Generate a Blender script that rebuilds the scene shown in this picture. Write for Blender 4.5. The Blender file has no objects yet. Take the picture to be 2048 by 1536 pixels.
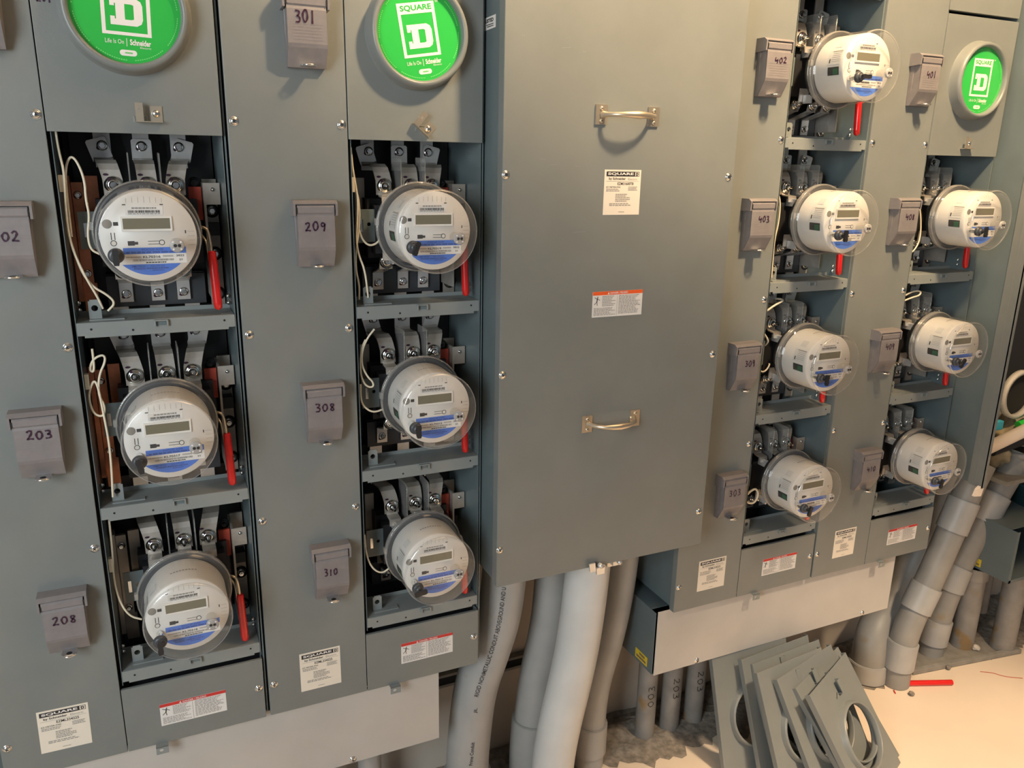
import bpy, bmesh, math, random
from mathutils import Vector, Matrix
random.seed(7)
SC = bpy.context.scene
COL = SC.collection
ZO = 1.78; FLOOR = -1.78                      # height above the floor of the upper cover screws (local z = 0)

# ------------------------------------------------------------------ camera, world, lights
cam_d = bpy.data.cameras.new('camera')
cam = bpy.data.objects.new('camera', cam_d); COL.objects.link(cam)
cam_d.sensor_width = 36.0
cam_d.lens = 36.0 * 1605.79 / 2048.0
cam_d.clip_start = 0.02; cam_d.clip_end = 60
RX = (0.9099259926317955, -0.4143478465094882, 0.01872298122605609)
RY = (-0.0959907592843138, -0.25428542368803553, -0.9623537278110462)
RZ = (0.4035101759126559, 0.8738734378574199, -0.2711544809553985)
m = Matrix.Identity(4)
for i in range(3):
    m[i][0] = RX[i]; m[i][1] = -RY[i]; m[i][2] = -RZ[i]
m[0][3] = -0.17004; m[1][3] = -1.57799; m[2][3] = -0.05363 + ZO
cam.matrix_world = m
SC.camera = cam

SC.view_settings.view_transform = 'Standard'
SC.view_settings.look = 'None'
SC.view_settings.exposure = 0.0
SC.view_settings.gamma = 1.0
SC.view_settings.use_curve_mapping = False

world = bpy.data.worlds.new('world'); SC.world = world; world.use_nodes = True
bg = world.node_tree.nodes['Background']
bg.inputs[0].default_value = (0.62, 0.66, 0.72, 1)
bg.inputs[1].default_value = 0.22

def look(o, tgt):
    d = Vector(tgt) - o.location
    o.rotation_euler = d.to_track_quat('-Z', 'Y').to_euler()

def area(name, loc, tgt, sx, sy, power, col):
    l = bpy.data.lights.new(name, 'AREA'); l.shape = 'RECTANGLE'; l.size = sx; l.size_y = sy
    l.energy = power; l.color = col
    o = bpy.data.objects.new(name, l); COL.objects.link(o); o.location = loc; look(o, tgt)
    return o

# warm lamp hanging in front of the switchgear, cool daylight from the left, warm work light over the floor on the right
def spot(name, loc, d, size, blend, power, col, soft):
    l = bpy.data.lights.new(name, 'SPOT'); l.spot_size = math.radians(size); l.spot_blend = blend
    l.energy = power; l.color = col; l.shadow_soft_size = soft
    o = bpy.data.objects.new(name, l); COL.objects.link(o); o.location = loc
    o.rotation_euler = Vector(d).to_track_quat('-Z', 'Y').to_euler()
    return o
key = spot('warm_lamp', (1.2, -1.08, ZO + 1.46), (.15, .965, .215), 153, .13, 360, (1.0, 0.72, 0.42), .10)
cool = area('daylight_opening', (-1.9, -2.2, ZO + 0.2), (-0.3, 0, ZO - 0.5), 1.0, 1.4, 66, (0.88, 0.96, 1.0))
work = spot('work_light', (1.75, -1.75, ZO + 1.4), (0, .23, -1.0), 50, .7, 640, (1.0, 0.76, 0.52), .15)

# ------------------------------------------------------------------ materials
def mat(name, col, rough=0.5, metal=0.0, noise=0.0, nscale=40.0, bump=0.0, bscale=300.0, spec=0.5, coat=0.0, stain=None):
    mt = bpy.data.materials.new(name); mt.use_nodes = True
    nt = mt.node_tree; b = nt.nodes['Principled BSDF']
    b.inputs['Base Color'].default_value = (*col, 1)
    b.inputs['Roughness'].default_value = rough
    b.inputs['Metallic'].default_value = metal
    b.inputs['Specular IOR Level'].default_value = spec
    if coat: b.inputs['Coat Weight'].default_value = coat; b.inputs['Coat Roughness'].default_value = 0.15
    tc = None
    if noise or bump or stain:
        tc = nt.nodes.new('ShaderNodeTexCoord')
    if noise:
        n = nt.nodes.new('ShaderNodeTexNoise'); n.inputs['Scale'].default_value = nscale; n.inputs['Detail'].default_value = 6
        nt.links.new(tc.outputs['Object'], n.inputs['Vector'])
        r = nt.nodes.new('ShaderNodeMapRange'); r.inputs[1].default_value = 0.3; r.inputs[2].default_value = 0.7
        r.inputs[3].default_value = 1 - noise; r.inputs[4].default_value = 1 + noise
        nt.links.new(n.outputs['Fac'], r.inputs[0])
        mx = nt.nodes.new('ShaderNodeMix'); mx.data_type = 'RGBA'; mx.blend_type = 'MULTIPLY'; mx.inputs[0].default_value = 1
        mx.inputs[6].default_value = (*col, 1); nt.links.new(r.outputs[0], mx.inputs[7])
        out = mx.outputs[2]
        if stain:
            n2 = nt.nodes.new('ShaderNodeTexNoise'); n2.inputs['Scale'].default_value = stain[1]; n2.inputs['Detail'].default_value = 4
            nt.links.new(tc.outputs['Object'], n2.inputs['Vector'])
            r2 = nt.nodes.new('ShaderNodeMapRange'); r2.inputs[1].default_value = stain[2]; r2.inputs[2].default_value = stain[2] + 0.08
            nt.links.new(n2.outputs['Fac'], r2.inputs[0])
            m2 = nt.nodes.new('ShaderNodeMix'); m2.data_type = 'RGBA'
            nt.links.new(r2.outputs[0], m2.inputs[0]); nt.links.new(out, m2.inputs[6]); m2.inputs[7].default_value = (*stain[0], 1)
            out = m2.outputs[2]
        nt.links.new(out, b.inputs['Base Color'])
    if bump:
        n = nt.nodes.new('ShaderNodeTexNoise'); n.inputs['Scale'].default_value = bscale; n.inputs['Detail'].default_value = 3
        nt.links.new(tc.outputs['Object'], n.inputs['Vector'])
        bp = nt.nodes.new('ShaderNodeBump'); bp.inputs['Strength'].default_value = bump; bp.inputs['Distance'].default_value = 0.002
        nt.links.new(n.outputs['Fac'], bp.inputs['Height']); nt.links.new(bp.outputs[0], b.inputs['Normal'])
    return mt

M = {}
M['paint'] = mat('grey_enamel', (0.186, 0.199, 0.191), 0.38, noise=0.05, nscale=9, bump=0.05, bscale=420)
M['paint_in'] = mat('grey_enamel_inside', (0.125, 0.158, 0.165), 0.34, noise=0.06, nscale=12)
M['paint_light'] = mat('light_grey_enamel', (0.225, 0.245, 0.24), 0.4, noise=0.04, nscale=12)
M['housing'] = mat('mauve_grey_paint', (0.205, 0.188, 0.190), 0.42, noise=0.06, nscale=60, bump=0.08, bscale=500)
M['galv'] = mat('bare_galvanised_sheet', (0.50, 0.475, 0.44), 0.5, noise=0.06, nscale=7, bump=0.05, bscale=60, stain=((0.42, 0.37, 0.31), 5.0, 0.66))
M['steel'] = mat('plated_steel', (0.70, 0.69, 0.67), 0.33, 0.6, noise=0.08, nscale=25, bump=0.1, bscale=120)
M['steel_dull'] = mat('dull_tinned_metal', (0.46, 0.42, 0.37), 0.42, 0.5, noise=0.16, nscale=30, bump=0.15, bscale=90)
M['chrome'] = mat('bright_zinc', (0.80, 0.80, 0.78), 0.16, 1.0)
M['nickel'] = mat('brushed_nickel', (0.66, 0.57, 0.44), 0.33, 0.85)
M['copper'] = mat('copper_bar', (0.55, 0.22, 0.12), 0.36, 0.85, noise=0.2, nscale=40)
M['black'] = mat('black_plastic_and_shade', (0.018, 0.018, 0.02), 0.45)  # plastic parts, and the shade painted into cover gaps and the far box
M['darkblock'] = mat('dark_moulded_block', (0.045, 0.05, 0.058), 0.4)
M['hole'] = mat('dark_hole', (0.01, 0.01, 0.01), 0.8)
M['redgrip'] = mat('red_vinyl', (0.62, 0.012, 0.01), 0.28, coat=0.4)
M['redfibre'] = mat('red_fibre_board', (0.42, 0.055, 0.03), 0.6)
M['white'] = mat('white_plastic', (0.70, 0.68, 0.645), 0.35)
M['face'] = mat('ivory_face_plate', (0.72, 0.79, 0.74), 0.4)
M['bezel'] = mat('pale_bezel', (0.78, 0.755, 0.71), 0.3)
M['lcd'] = mat('olive_display', (0.17, 0.155, 0.10), 0.22)
M['blue'] = mat('blue_print', (0.06, 0.17, 0.62), 0.4)
M['paper'] = mat('sticker_white', (0.74, 0.72, 0.69), 0.45)
M['palegrey'] = mat('pale_grey_sticker', (0.60, 0.60, 0.58), 0.45)
M['cream'] = mat('sticker_cream', (0.78, 0.71, 0.60), 0.5)
M['ink'] = mat('black_ink', (0.025, 0.022, 0.022), 0.5)
M['greyink'] = mat('grey_ink', (0.30, 0.28, 0.26), 0.5)
M['blueink'] = mat('dark_blue_ink', (0.03, 0.07, 0.30), 0.5)
M['marker'] = mat('purple_marker', (0.035, 0.008, 0.03), 0.4)
M['redhead'] = mat('red_print', (0.58, 0.035, 0.03), 0.45)
M['orange'] = mat('orange_print', (0.80, 0.11, 0.02), 0.45)
M['yellow'] = mat('yellow_sticker', (0.68, 0.50, 0.03), 0.5)
M['green'] = mat('green_disc_print', (0.03, 0.44, 0.065), 0.22, coat=0.6)
M['palegreen'] = mat('pale_green_print', (0.16, 0.66, 0.17), 0.3)
M['port'] = mat('grey_port_plastic', (0.34, 0.33, 0.32), 0.35)
M['pvc_shaded'] = mat('shaded_grey_pvc', (0.27, 0.26, 0.24), 0.48, noise=0.09, nscale=16, stain=((0.25, 0.20, 0.13), 7.0, 0.69))  # darker copy of the grey PVC, shade on the right-hand conduits put into its colour
M['offwhite'] = mat('off_white_print', (0.80, 0.76, 0.72), 0.35)
M['wire'] = mat('cream_wire', (0.74, 0.66, 0.50), 0.45)
M['pvc'] = mat('grey_pvc', (0.36, 0.355, 0.34), 0.42, noise=0.07, nscale=14, stain=((0.33, 0.25, 0.14), 7.0, 0.69))
M['pvc_pale'] = mat('pale_worn_pvc', (0.62, 0.62, 0.60), 0.35, noise=0.06, nscale=10)
M['pvc_dark'] = mat('dusty_grey_pvc', (0.24, 0.225, 0.205), 0.55, noise=0.14, nscale=20, stain=((0.26, 0.17, 0.08), 9.0, 0.60))
M['wall'] = mat('painted_plaster', (0.56, 0.49, 0.41), 0.75, noise=0.06, nscale=5, bump=0.2, bscale=30, stain=((0.42, 0.37, 0.31), 3.0, 0.62))
M['floor'] = mat('painted_concrete', (0.70, 0.58, 0.45), 0.55, noise=0.05, nscale=3, bump=0.08, bscale=25, stain=((0.62, 0.50, 0.38), 5.0, 0.66))
M['dirt'] = mat('grey_rubble_dust', (0.22, 0.19, 0.155), 0.95, noise=0.35, nscale=60, bump=0.8, bscale=120)
M['strut'] = mat('dusty_channel_steel', (0.27, 0.255, 0.225), 0.6, 0.2, noise=0.15, nscale=30)
M['green_op'] = mat('green_circuit_board', (0.01, 0.10, 0.04), 0.4)
M['bucket'] = mat('dark_teal_plastic', (0.02, 0.055, 0.065), 0.4)
M['rope'] = mat('green_cord_jacket', (0.01, 0.33, 0.17), 0.5)
M['brightgreen'] = mat('bright_green_plastic', (0.02, 0.55, 0.05), 0.4)
M['cyan'] = mat('light_blue_plastic', (0.06, 0.42, 0.60), 0.4)
M['whitepipe'] = mat('white_pipe_plastic', (0.80, 0.68, 0.56), 0.4)
M['cloth'] = mat('soiled_tan_cloth', (0.33, 0.27, 0.17), 0.85, noise=0.3, nscale=25, bump=0.5, bscale=60)
M['rust'] = mat('rust_mark', (0.30, 0.15, 0.05), 0.8)

def clear_mat(name, tint, ior=1.45, rough=0.04, milk=0.0, base=0.035):
    mt = bpy.data.materials.new(name); mt.use_nodes = True; nt = mt.node_tree
    for n in list(nt.nodes): nt.nodes.remove(n)
    o = nt.nodes.new('ShaderNodeOutputMaterial'); mix = nt.nodes.new('ShaderNodeMixShader')
    tr = nt.nodes.new('ShaderNodeBsdfTransparent'); tr.inputs[0].default_value = (*tint, 1)
    gl = nt.nodes.new('ShaderNodeBsdfGlossy'); gl.inputs['Roughness'].default_value = rough; gl.inputs[0].default_value = (1, 1, 1, 1)
    lw = nt.nodes.new('ShaderNodeLayerWeight'); lw.inputs[0].default_value = 0.5
    pw = nt.nodes.new('ShaderNodeMath'); pw.operation = 'POWER'; pw.inputs[1].default_value = 5
    ma = nt.nodes.new('ShaderNodeMath'); ma.operation = 'MULTIPLY_ADD'; ma.inputs[1].default_value = ior - 1.0; ma.inputs[2].default_value = base
    nt.links.new(lw.outputs['Facing'], pw.inputs[0]); nt.links.new(pw.outputs[0], ma.inputs[0])
    nt.links.new(ma.outputs[0], mix.inputs[0]); nt.links.new(tr.outputs[0], mix.inputs[1]); nt.links.new(gl.outputs[0], mix.inputs[2])
    df = nt.nodes.new('ShaderNodeBsdfDiffuse'); df.inputs[0].default_value = (0.85, 0.83, 0.80, 1)
    m2 = nt.nodes.new('ShaderNodeMixShader'); m2.inputs[0].default_value = milk
    nt.links.new(mix.outputs[0], m2.inputs[1]); nt.links.new(df.outputs[0], m2.inputs[2])
    nt.links.new(m2.outputs[0], o.inputs[0])
    return mt
M['clear'] = clear_mat('clear_polycarbonate', (0.97, 0.97, 0.965), 1.6, 0.04, 0.035)
M['clear_edge'] = clear_mat('clear_polycarbonate_rim', (0.86, 0.855, 0.84), 1.7, 0.08, 0.14, 0.12)
M['clear_shield'] = clear_mat('clear_phase_shield', (0.88, 0.87, 0.84), 1.5, 0.12, 0.10)

# ------------------------------------------------------------------ mesh builder
_text = {}
def text_geo(s, bold=0.0):
    k = (s, bold)
    if k not in _text:
        c = bpy.data.curves.new('t', 'FONT'); c.body = s; c.offset = bold; c.resolution_u = 3
        o = bpy.data.objects.new('t', c); COL.objects.link(o)
        bpy.context.view_layer.update()
        me = bpy.data.meshes.new_from_object(o)
        vs = [(v.co.x, v.co.y) for v in me.vertices]; fs = [tuple(p.vertices) for p in me.polygons]
        bpy.data.objects.remove(o); bpy.data.curves.remove(c); bpy.data.meshes.remove(me)
        _text[k] = (vs, fs)
    return _text[k]

GL = {'0': [[(.5, 1), (.15, .8), (.08, .45), (.3, .06), (.62, .04), (.9, .35), (.88, .75), (.62, 1), (.5, 1)]],
      '1': [[(.5, 1), (.45, 0)]],
      '2': [[(.1, .8), (.35, 1), (.7, .95), (.75, .7), (.45, .35), (.05, .03), (.4, .1), (.95, .05)]],
      '3': [[(.1, .95), (.5, 1), (.8, .85), (.65, .62), (.3, .52), (.7, .48), (.9, .25), (.65, .03), (.1, .05)]],
      '4': [[(.12, 1), (.08, .75), (.02, .45), (.1, .42), (.5, .45), (.95, .48)], [(.74, .74), (.72, .3), (.66, -.05)]],
      '8': [[(.75, .95), (.35, 1), (.2, .75), (.5, .52), (.85, .25), (.6, 0), (.25, .1), (.3, .35), (.8, .75), (.75, .95)]],
      '9': [[(.8, .8), (.5, 1), (.15, .8), (.3, .5), (.7, .55), (.8, .85), (.75, .3), (.6, -.1)]]}

class MB:
    def __init__(s): s.v = []; s.f = []; s.m = []; s.sm = []
    def add(s, vs, fs, mi=0, smooth=False):
        o = len(s.v); s.v += [tuple(v) for v in vs]
        for f in fs: s.f.append(tuple(i + o for i in f)); s.m.append(mi); s.sm.append(smooth)
        return s
    def box(s, x0, x1, y0, y1, z0, z1, mi=0):
        v = [(x0, y0, z0), (x1, y0, z0), (x1, y1, z0), (x0, y1, z0), (x0, y0, z1), (x1, y0, z1), (x1, y1, z1), (x0, y1, z1)]
        return s.add(v, [(0, 3, 2, 1), (4, 5, 6, 7), (0, 1, 5, 4), (1, 2, 6, 5), (2, 3, 7, 6), (3, 0, 4, 7)], mi)
    def quad(s, a, b, c, d, mi=0): return s.add([a, b, c, d], [(0, 1, 2, 3)], mi)
    def rect(s, x0, x1, z0, z1, y, mi=0, f=None):
        pts = [(x0, z0), (x1, z0), (x1, z1), (x0, z1)]
        f = f or (lambda u, w: (u, y, w))
        return s.add([f(*p) for p in pts], [(0, 1, 2, 3)], mi)
    def disc(s, x, z, r, y, mi=0, n=24, rz=None, f=None, a0=0, a1=2 * math.pi):
        rz = rz or r
        f = f or (lambda u, w: (u, y, w))
        full = abs(a1 - a0 - 2 * math.pi) < 1e-6
        k = n if full else n + 1
        vs = [f(x + r * math.cos(a0 + (a1 - a0) * i / n), z + rz * math.sin(a0 + (a1 - a0) * i / n)) for i in range(k)]
        return s.add(vs, [tuple(range(k))], mi)
    def poly(s, pts, y, mi=0, f=None):
        f = f or (lambda u, w: (u, y, w))
        return s.add([f(*p) for p in pts], [tuple(range(len(pts)))], mi)
    def prism(s, pts, y0, y1, mi=0):     # outline in x,z counter-clockwise seen from the front
        n = len(pts)
        vs = [(x, y0, z) for x, z in pts] + [(x, y1, z) for x, z in pts]
        fs = [tuple(range(n)), tuple(reversed(range(n, 2 * n)))] + [(i, i + n, (i + 1) % n + n, (i + 1) % n) for i in range(n)]
        return s.add(vs, fs, mi)
    def lathe(s, prof, cx=0, cz=0, n=48, mi=0, smooth=True, close=False, y0=0):
        # prof: (radius, y) rows, turned about the y axis
        vs = []
        for r, y in prof:
            vs += [(cx + r * math.cos(2 * math.pi * i / n), y + y0, cz + r * math.sin(2 * math.pi * i / n)) for i in range(n)]
        fs = []
        k = len(prof)
        for a in range(k - 1 if not close else k):
            b = (a + 1) % k
            for i in range(n):
                j = (i + 1) % n
                fs.append((a * n + i, a * n + j, b * n + j, b * n + i))
        s.add(vs, fs, mi, smooth)
        if not close:
            for a in (0, k - 1):
                if prof[a][0] > 1e-6 and getattr(s, '_caps', True):
                    pass
        return s
    def tube(s, pts, r, n=10, mi=0, caps=True, smooth=True):
        pts = [Vector(p) for p in pts]; k = len(pts)
        rr = r if isinstance(r, (list, tuple)) else [r] * k
        T = []
        for i in range(k):
            t = pts[min(i + 1, k - 1)] - pts[max(i - 1, 0)]
            T.append(t.normalized())
        up = Vector((0, 1, 0)) if abs(T[0].y) < 0.9 else Vector((1, 0, 0))
        nrm = (up - T[0] * up.dot(T[0])).normalized()
        vs = []
        for i in range(k):
            nrm = (nrm - T[i] * nrm.dot(T[i])).normalized(); b = T[i].cross(nrm)
            for j in range(n):
                a = 2 * math.pi * j / n
                vs.append(pts[i] + (nrm * math.cos(a) + b * math.sin(a)) * rr[i])
        fs = []
        for i in range(k - 1):
            for j in range(n):
                q = (j + 1) % n
                fs.append((i * n + j, i * n + q, (i + 1) * n + q, (i + 1) * n + j))
        s.add(vs, fs, mi, smooth)
        if caps:
            s.add(vs[:n], [tuple(reversed(range(n)))], mi); s.add(vs[-n:], [tuple(range(n))], mi)
        return s
    def cyl(s, a, b, r, n=16, mi=0, r2=None): return s.tube([a, b], [r, r if r2 is None else r2], n, mi)
    def strap(s, path, x0, x1, t=0.003, mi=0, dx=None):
        # a flat bar bent along (y, z) points, width x0..x1, thickness t; dx: sideways shift at each point
        k = len(path); vs = []; dx = dx or [0] * k
        for i, (y, z) in enumerate(path):
            a = path[max(i - 1, 0)]; b = path[min(i + 1, k - 1)]
            ty, tz = b[0] - a[0], b[1] - a[1]; L = math.hypot(ty, tz) or 1; ny, nz = tz / L * t / 2, -ty / L * t / 2
            vs += [(x0 + dx[i], y + ny, z + nz), (x1 + dx[i], y + ny, z + nz), (x1 + dx[i], y - ny, z - nz), (x0 + dx[i], y - ny, z - nz)]
        fs = [(0, 1, 2, 3), tuple(4 * (k - 1) + i for i in (3, 2, 1, 0))]
        for i in range(k - 1):
            for j in range(4):
                q = (j + 1) % 4; fs.append((4 * i + j, 4 * i + 4 + j, 4 * i + 4 + q, 4 * i + q))
        return s.add(vs, fs, mi)
    def plate_hole(s, x0, x1, z0, z1, cx, cz, r, y0, y1, mi=0, n=64, top=None):
        # flat plate with one round hole
        def edge(a):
            c, q = math.cos(a), math.sin(a)
            t = min(((x1 - cx) / c if c > 1e-9 else (x0 - cx) / c if c < -1e-9 else 1e9), ((z1 - cz) / q if q > 1e-9 else (z0 - cz) / q if q < -1e-9 else 1e9))
            return (cx + c * t, cz + q * t)
        angs = [2 * math.pi * i / n for i in range(n)]
        for X, Z in ((x0, z0), (x1, z0), (x1, z1), (x0, z1)): angs.append(math.atan2(Z - cz, X - cx) % (2 * math.pi))
        angs = sorted(set(round(a, 6) for a in angs)); k = len(angs)
        vs = []
        for y in (y0, y1):
            vs += [(cx + r * math.cos(a), y, cz + r * math.sin(a)) for a in angs]
            vs += [(edge(a)[0], y, edge(a)[1]) for a in angs]
        fs = []
        for i in range(k):
            j = (i + 1) % k
            fs += [(i, j, k + j, k + i)[::-1], (2 * k + i, 2 * k + j, 3 * k + j, 3 * k + i), (i, 2 * k + i, 2 * k + j, j)[::-1], (k + i, 3 * k + i, 3 * k + j, k + j)]
        return s.add(vs, fs, mi)
    def text(s, t, x0, x1, z0, z1, y=0, mi=0, bold=0.0, f=None, keep=False):
        vs, fs = text_geo(t, bold)
        if not vs: return s
        ax = min(v[0] for v in vs); bx = max(v[0] for v in vs); az = min(v[1] for v in vs); bz = max(v[1] for v in vs)
        f = f or (lambda u, w: (u, y, w))
        return s.add([f(x0 + (v[0] - ax) / (bx - ax) * (x1 - x0), z0 + (v[1] - az) / (bz - az) * (z1 - z0)) for v in vs], fs, mi)
    def hand(s, t, x0, x1, z0, z1, y=0, mi=0, w=0.0013, f=None, seed=0):
        rn = random.Random(seed + sum(map(ord, t)))
        f = f or (lambda u, v: (u, y, v))
        n = len(t); cw = (x1 - x0) / n
        for i, ch in enumerate(t):
            ox = x0 + i * cw + cw * 0.08; ow = cw * 0.80; oz = z0 + rn.uniform(-.06, .06) * (z1 - z0); oh = (z1 - z0) * rn.uniform(.88, 1.05)
            for st in GL.get(ch, []):
                P = [(ox + a * ow, oz + b * oh) for a, b in st]
                for _ in range(2):       # round the strokes
                    Q = [P[0]]
                    for a, b in zip(P[:-1], P[1:]):
                        Q += [(a[0] * .75 + b[0] * .25, a[1] * .75 + b[1] * .25), (a[0] * .25 + b[0] * .75, a[1] * .25 + b[1] * .75)]
                    P = Q + [P[-1]]
                L = []; R = []
                for k in range(len(P)):
                    a = P[max(k - 1, 0)]; b = P[min(k + 1, len(P) - 1)]
                    dx, dz = b[0] - a[0], b[1] - a[1]; l = math.hypot(dx, dz) or 1
                    ww = w * (1 + .25 * math.sin(k * .9 + i))
                    L.append((P[k][0] - dz / l * ww, P[k][1] + dx / l * ww)); R.append((P[k][0] + dz / l * ww, P[k][1] - dx / l * ww))
                vs = [f(*p) for p in L] + [f(*p) for p in R]; k = len(P)
                s.add(vs, [(j, k + j, k + j + 1, j + 1) for j in range(k - 1)], mi)
        return s
    def micro(s, x0, x1, z0, z1, rows, y=0, mi=0, f=None, seed=1, fill=0.55, short=0.3):
        rn = random.Random(seed); h = (z1 - z0) / rows
        for r in range(rows):
            zt = z1 - r * h; x = x0; end = x0 + (x1 - x0) * (1 - rn.random() * short)
            while x < end:
                L = (x1 - x0) * rn.uniform(.05, .14)
                s.rect(x, min(x + L, end), zt - h * fill, zt, y, mi, f); x += L + (x1 - x0) * .022
        return s
    def bars(s, x0, x1, z0, z1, y=0, mi=0, f=None, n=30, seed=3):
        rn = random.Random(seed); w = (x1 - x0) / n
        for i in range(n):
            s.rect(x0 + i * w, x0 + (i + rn.uniform(.35, .85)) * w, z0, z1, y, mi, f)
        return s
    def mesh(s, name, mats, origin=(0, 0, 0)):
        me = bpy.data.meshes.new(name)
        me.from_pydata([(x - origin[0], y - origin[1], z - origin[2]) for x, y, z in s.v], [], s.f)
        for k in mats: me.materials.append(M[k])
        for p, mi, sm in zip(me.polygons, s.m, s.sm): p.material_index = mi; p.use_smooth = sm
        me.update()
        return me

def bevel(o, w=0.0012, seg=2):
    b = o.modifiers.new('edge', 'BEVEL'); b.width = w; b.segments = seg; b.limit_method = 'ANGLE'; b.angle_limit = math.radians(50)
    return o

def put(me, name, parent=None, loc=(0, 0, 0), label=None):
    o = bpy.data.objects.new(name, me); COL.objects.link(o)
    if parent: o.parent = parent
    o.location = loc
    if label: o['label'] = label
    return o

def part(name, mb, mats, parent, loc=(0, 0, 0), bev=None, label=None):
    o = put(mb.mesh(name, mats), name, parent, loc, label)
    if bev: bevel(o, bev)
    return o

def thing(name, label, cat, loc=(0, 0, 0), group=None, rot=None):
    o = bpy.data.objects.new(name, None); COL.objects.link(o); o.empty_display_size = 0.05
    o.location = (loc[0], loc[1], loc[2] + ZO)
    if rot: o.rotation_euler = rot
    o['label'] = label; o['category'] = cat
    if group: o['group'] = group
    return o

def tagm(o, label, cat, group=None, kind=None):
    if label: o['label'] = label
    if cat: o['category'] = cat
    if group: o['group'] = group
    if kind: o['kind'] = kind
    return o

def single(name, mb, mats, label, cat, base, group=None, kind=None, bev=None):
    # a thing that is one mesh: authored in place, its origin moved to its base point
    o = put(mb.mesh(name, mats, base), name, None, (base[0], base[1], base[2] + ZO))
    tagm(o, label, cat, group, kind)
    if bev: bevel(o, bev)
    return o

def copy_tree(o, parent=None):
    c = o.copy(); COL.objects.link(c); c.parent = parent
    for ch in list(o.children): copy_tree(ch, c)
    return c

def smooth(pts, it=3):
    P = [tuple(p) for p in pts]
    for _ in range(it):
        Q = [P[0]]
        for a, b in zip(P[:-1], P[1:]):
            Q += [tuple(a[i] * .75 + b[i] * .25 for i in range(3)), tuple(a[i] * .25 + b[i] * .75 for i in range(3))]
        P = Q + [P[-1]]
    return P

# ------------------------------------------------------------------ the room
def struct(name, mb, mats):
    o = put(mb.mesh(name, mats), name, None, (0, 0, ZO)); o['kind'] = 'structure'; return o
struct('floor', MB().box(-4, 6.5, -5.0, 0.29, FLOOR - 0.1, FLOOR), ['floor'])
struct('wall_back', MB().box(-4, 6.5, 0.28, 0.4, FLOOR, 1.75), ['wall'])
struct('ceiling', MB().box(-4, 6.5, -5.0, 0.4, 1.75, 1.85), ['wall'])

# strip of dirt and rubble along the foot of the wall
def dirt():
    bm = bmesh.new(); rn = random.Random(5)
    nx, ny = 150, 16
    g = {}
    for i in range(nx + 1):
        for j in range(ny + 1):
            x = 0.2 + 3.0 * i / nx; t = j / ny
            y = 0.279 - t * (0.24 + 0.05 * math.sin(x * 5) + 0.03 * math.sin(x * 13) + 0.012 * math.sin(x * 61) + 0.012 * math.sin(x * 113 + 1))
            z = FLOOR + 0.001 + (0.016 + 0.012 * rn.random()) * (1 - t) ** 1.3 * (0.6 + 0.4 * math.sin(x * 9 + j)) * (0 if j == ny else 1)
            g[i, j] = bm.verts.new((x, y, max(z, FLOOR + 0.0005)))
    for i in range(nx):
        for j in range(ny): bm.faces.new((g[i, j], g[i, j + 1], g[i + 1, j + 1], g[i + 1, j]))
    me = bpy.data.meshes.new('dirt'); bm.to_mesh(me); bm.free(); me.materials.append(M['dirt'])
    o = put(me, 'dirt', None, (0, 0, ZO)); tagm(o, 'grey dirt and rubble dust along the foot of the wall', 'dirt', None, 'stuff')
dirt()

# ------------------------------------------------------------------ shared small meshes
def screw_mesh():
    b = MB()
    b.lathe([(0.0071, 0), (0.0069, -0.0015), (0.0058, -0.003), (0.0035, -0.0040), (0.0, -0.0043)], n=20)
    b.lathe([(0.0085, -0.0001), (0.0085, -0.0007), (0.006, -0.0009)], n=20)
    b.rect(-.0032, .0032, -.0007, .0007, -0.0044, 1); b.rect(-.0007, .0007, -.0032, .0032, -0.0044, 1)
    return b.mesh('screw', ['chrome', 'hole'])
SCREW = screw_mesh()
def screw(parent, x, z, y=0, rot=0.0):
    o = put(SCREW, 'screw', parent, (x, y, z)); o.rotation_euler = (0, rot, 0); return o

def bolt(b, x, y, z, r=0.010, mi=0, dark=None, n=18, stud=0.012):
    b.lathe([(r * 1.25, 0), (r * 1.25, -.0018), (r * .85, -.0022)], x, z, n, mi, y0=y)
    b.tube([(x, y - .002, z), (x, y - .009, z)], r * .68, 6, mi, smooth=False)
    b.tube([(x, y - .009, z), (x, y - .009 - stud, z)], r * .33, 10, mi)

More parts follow.
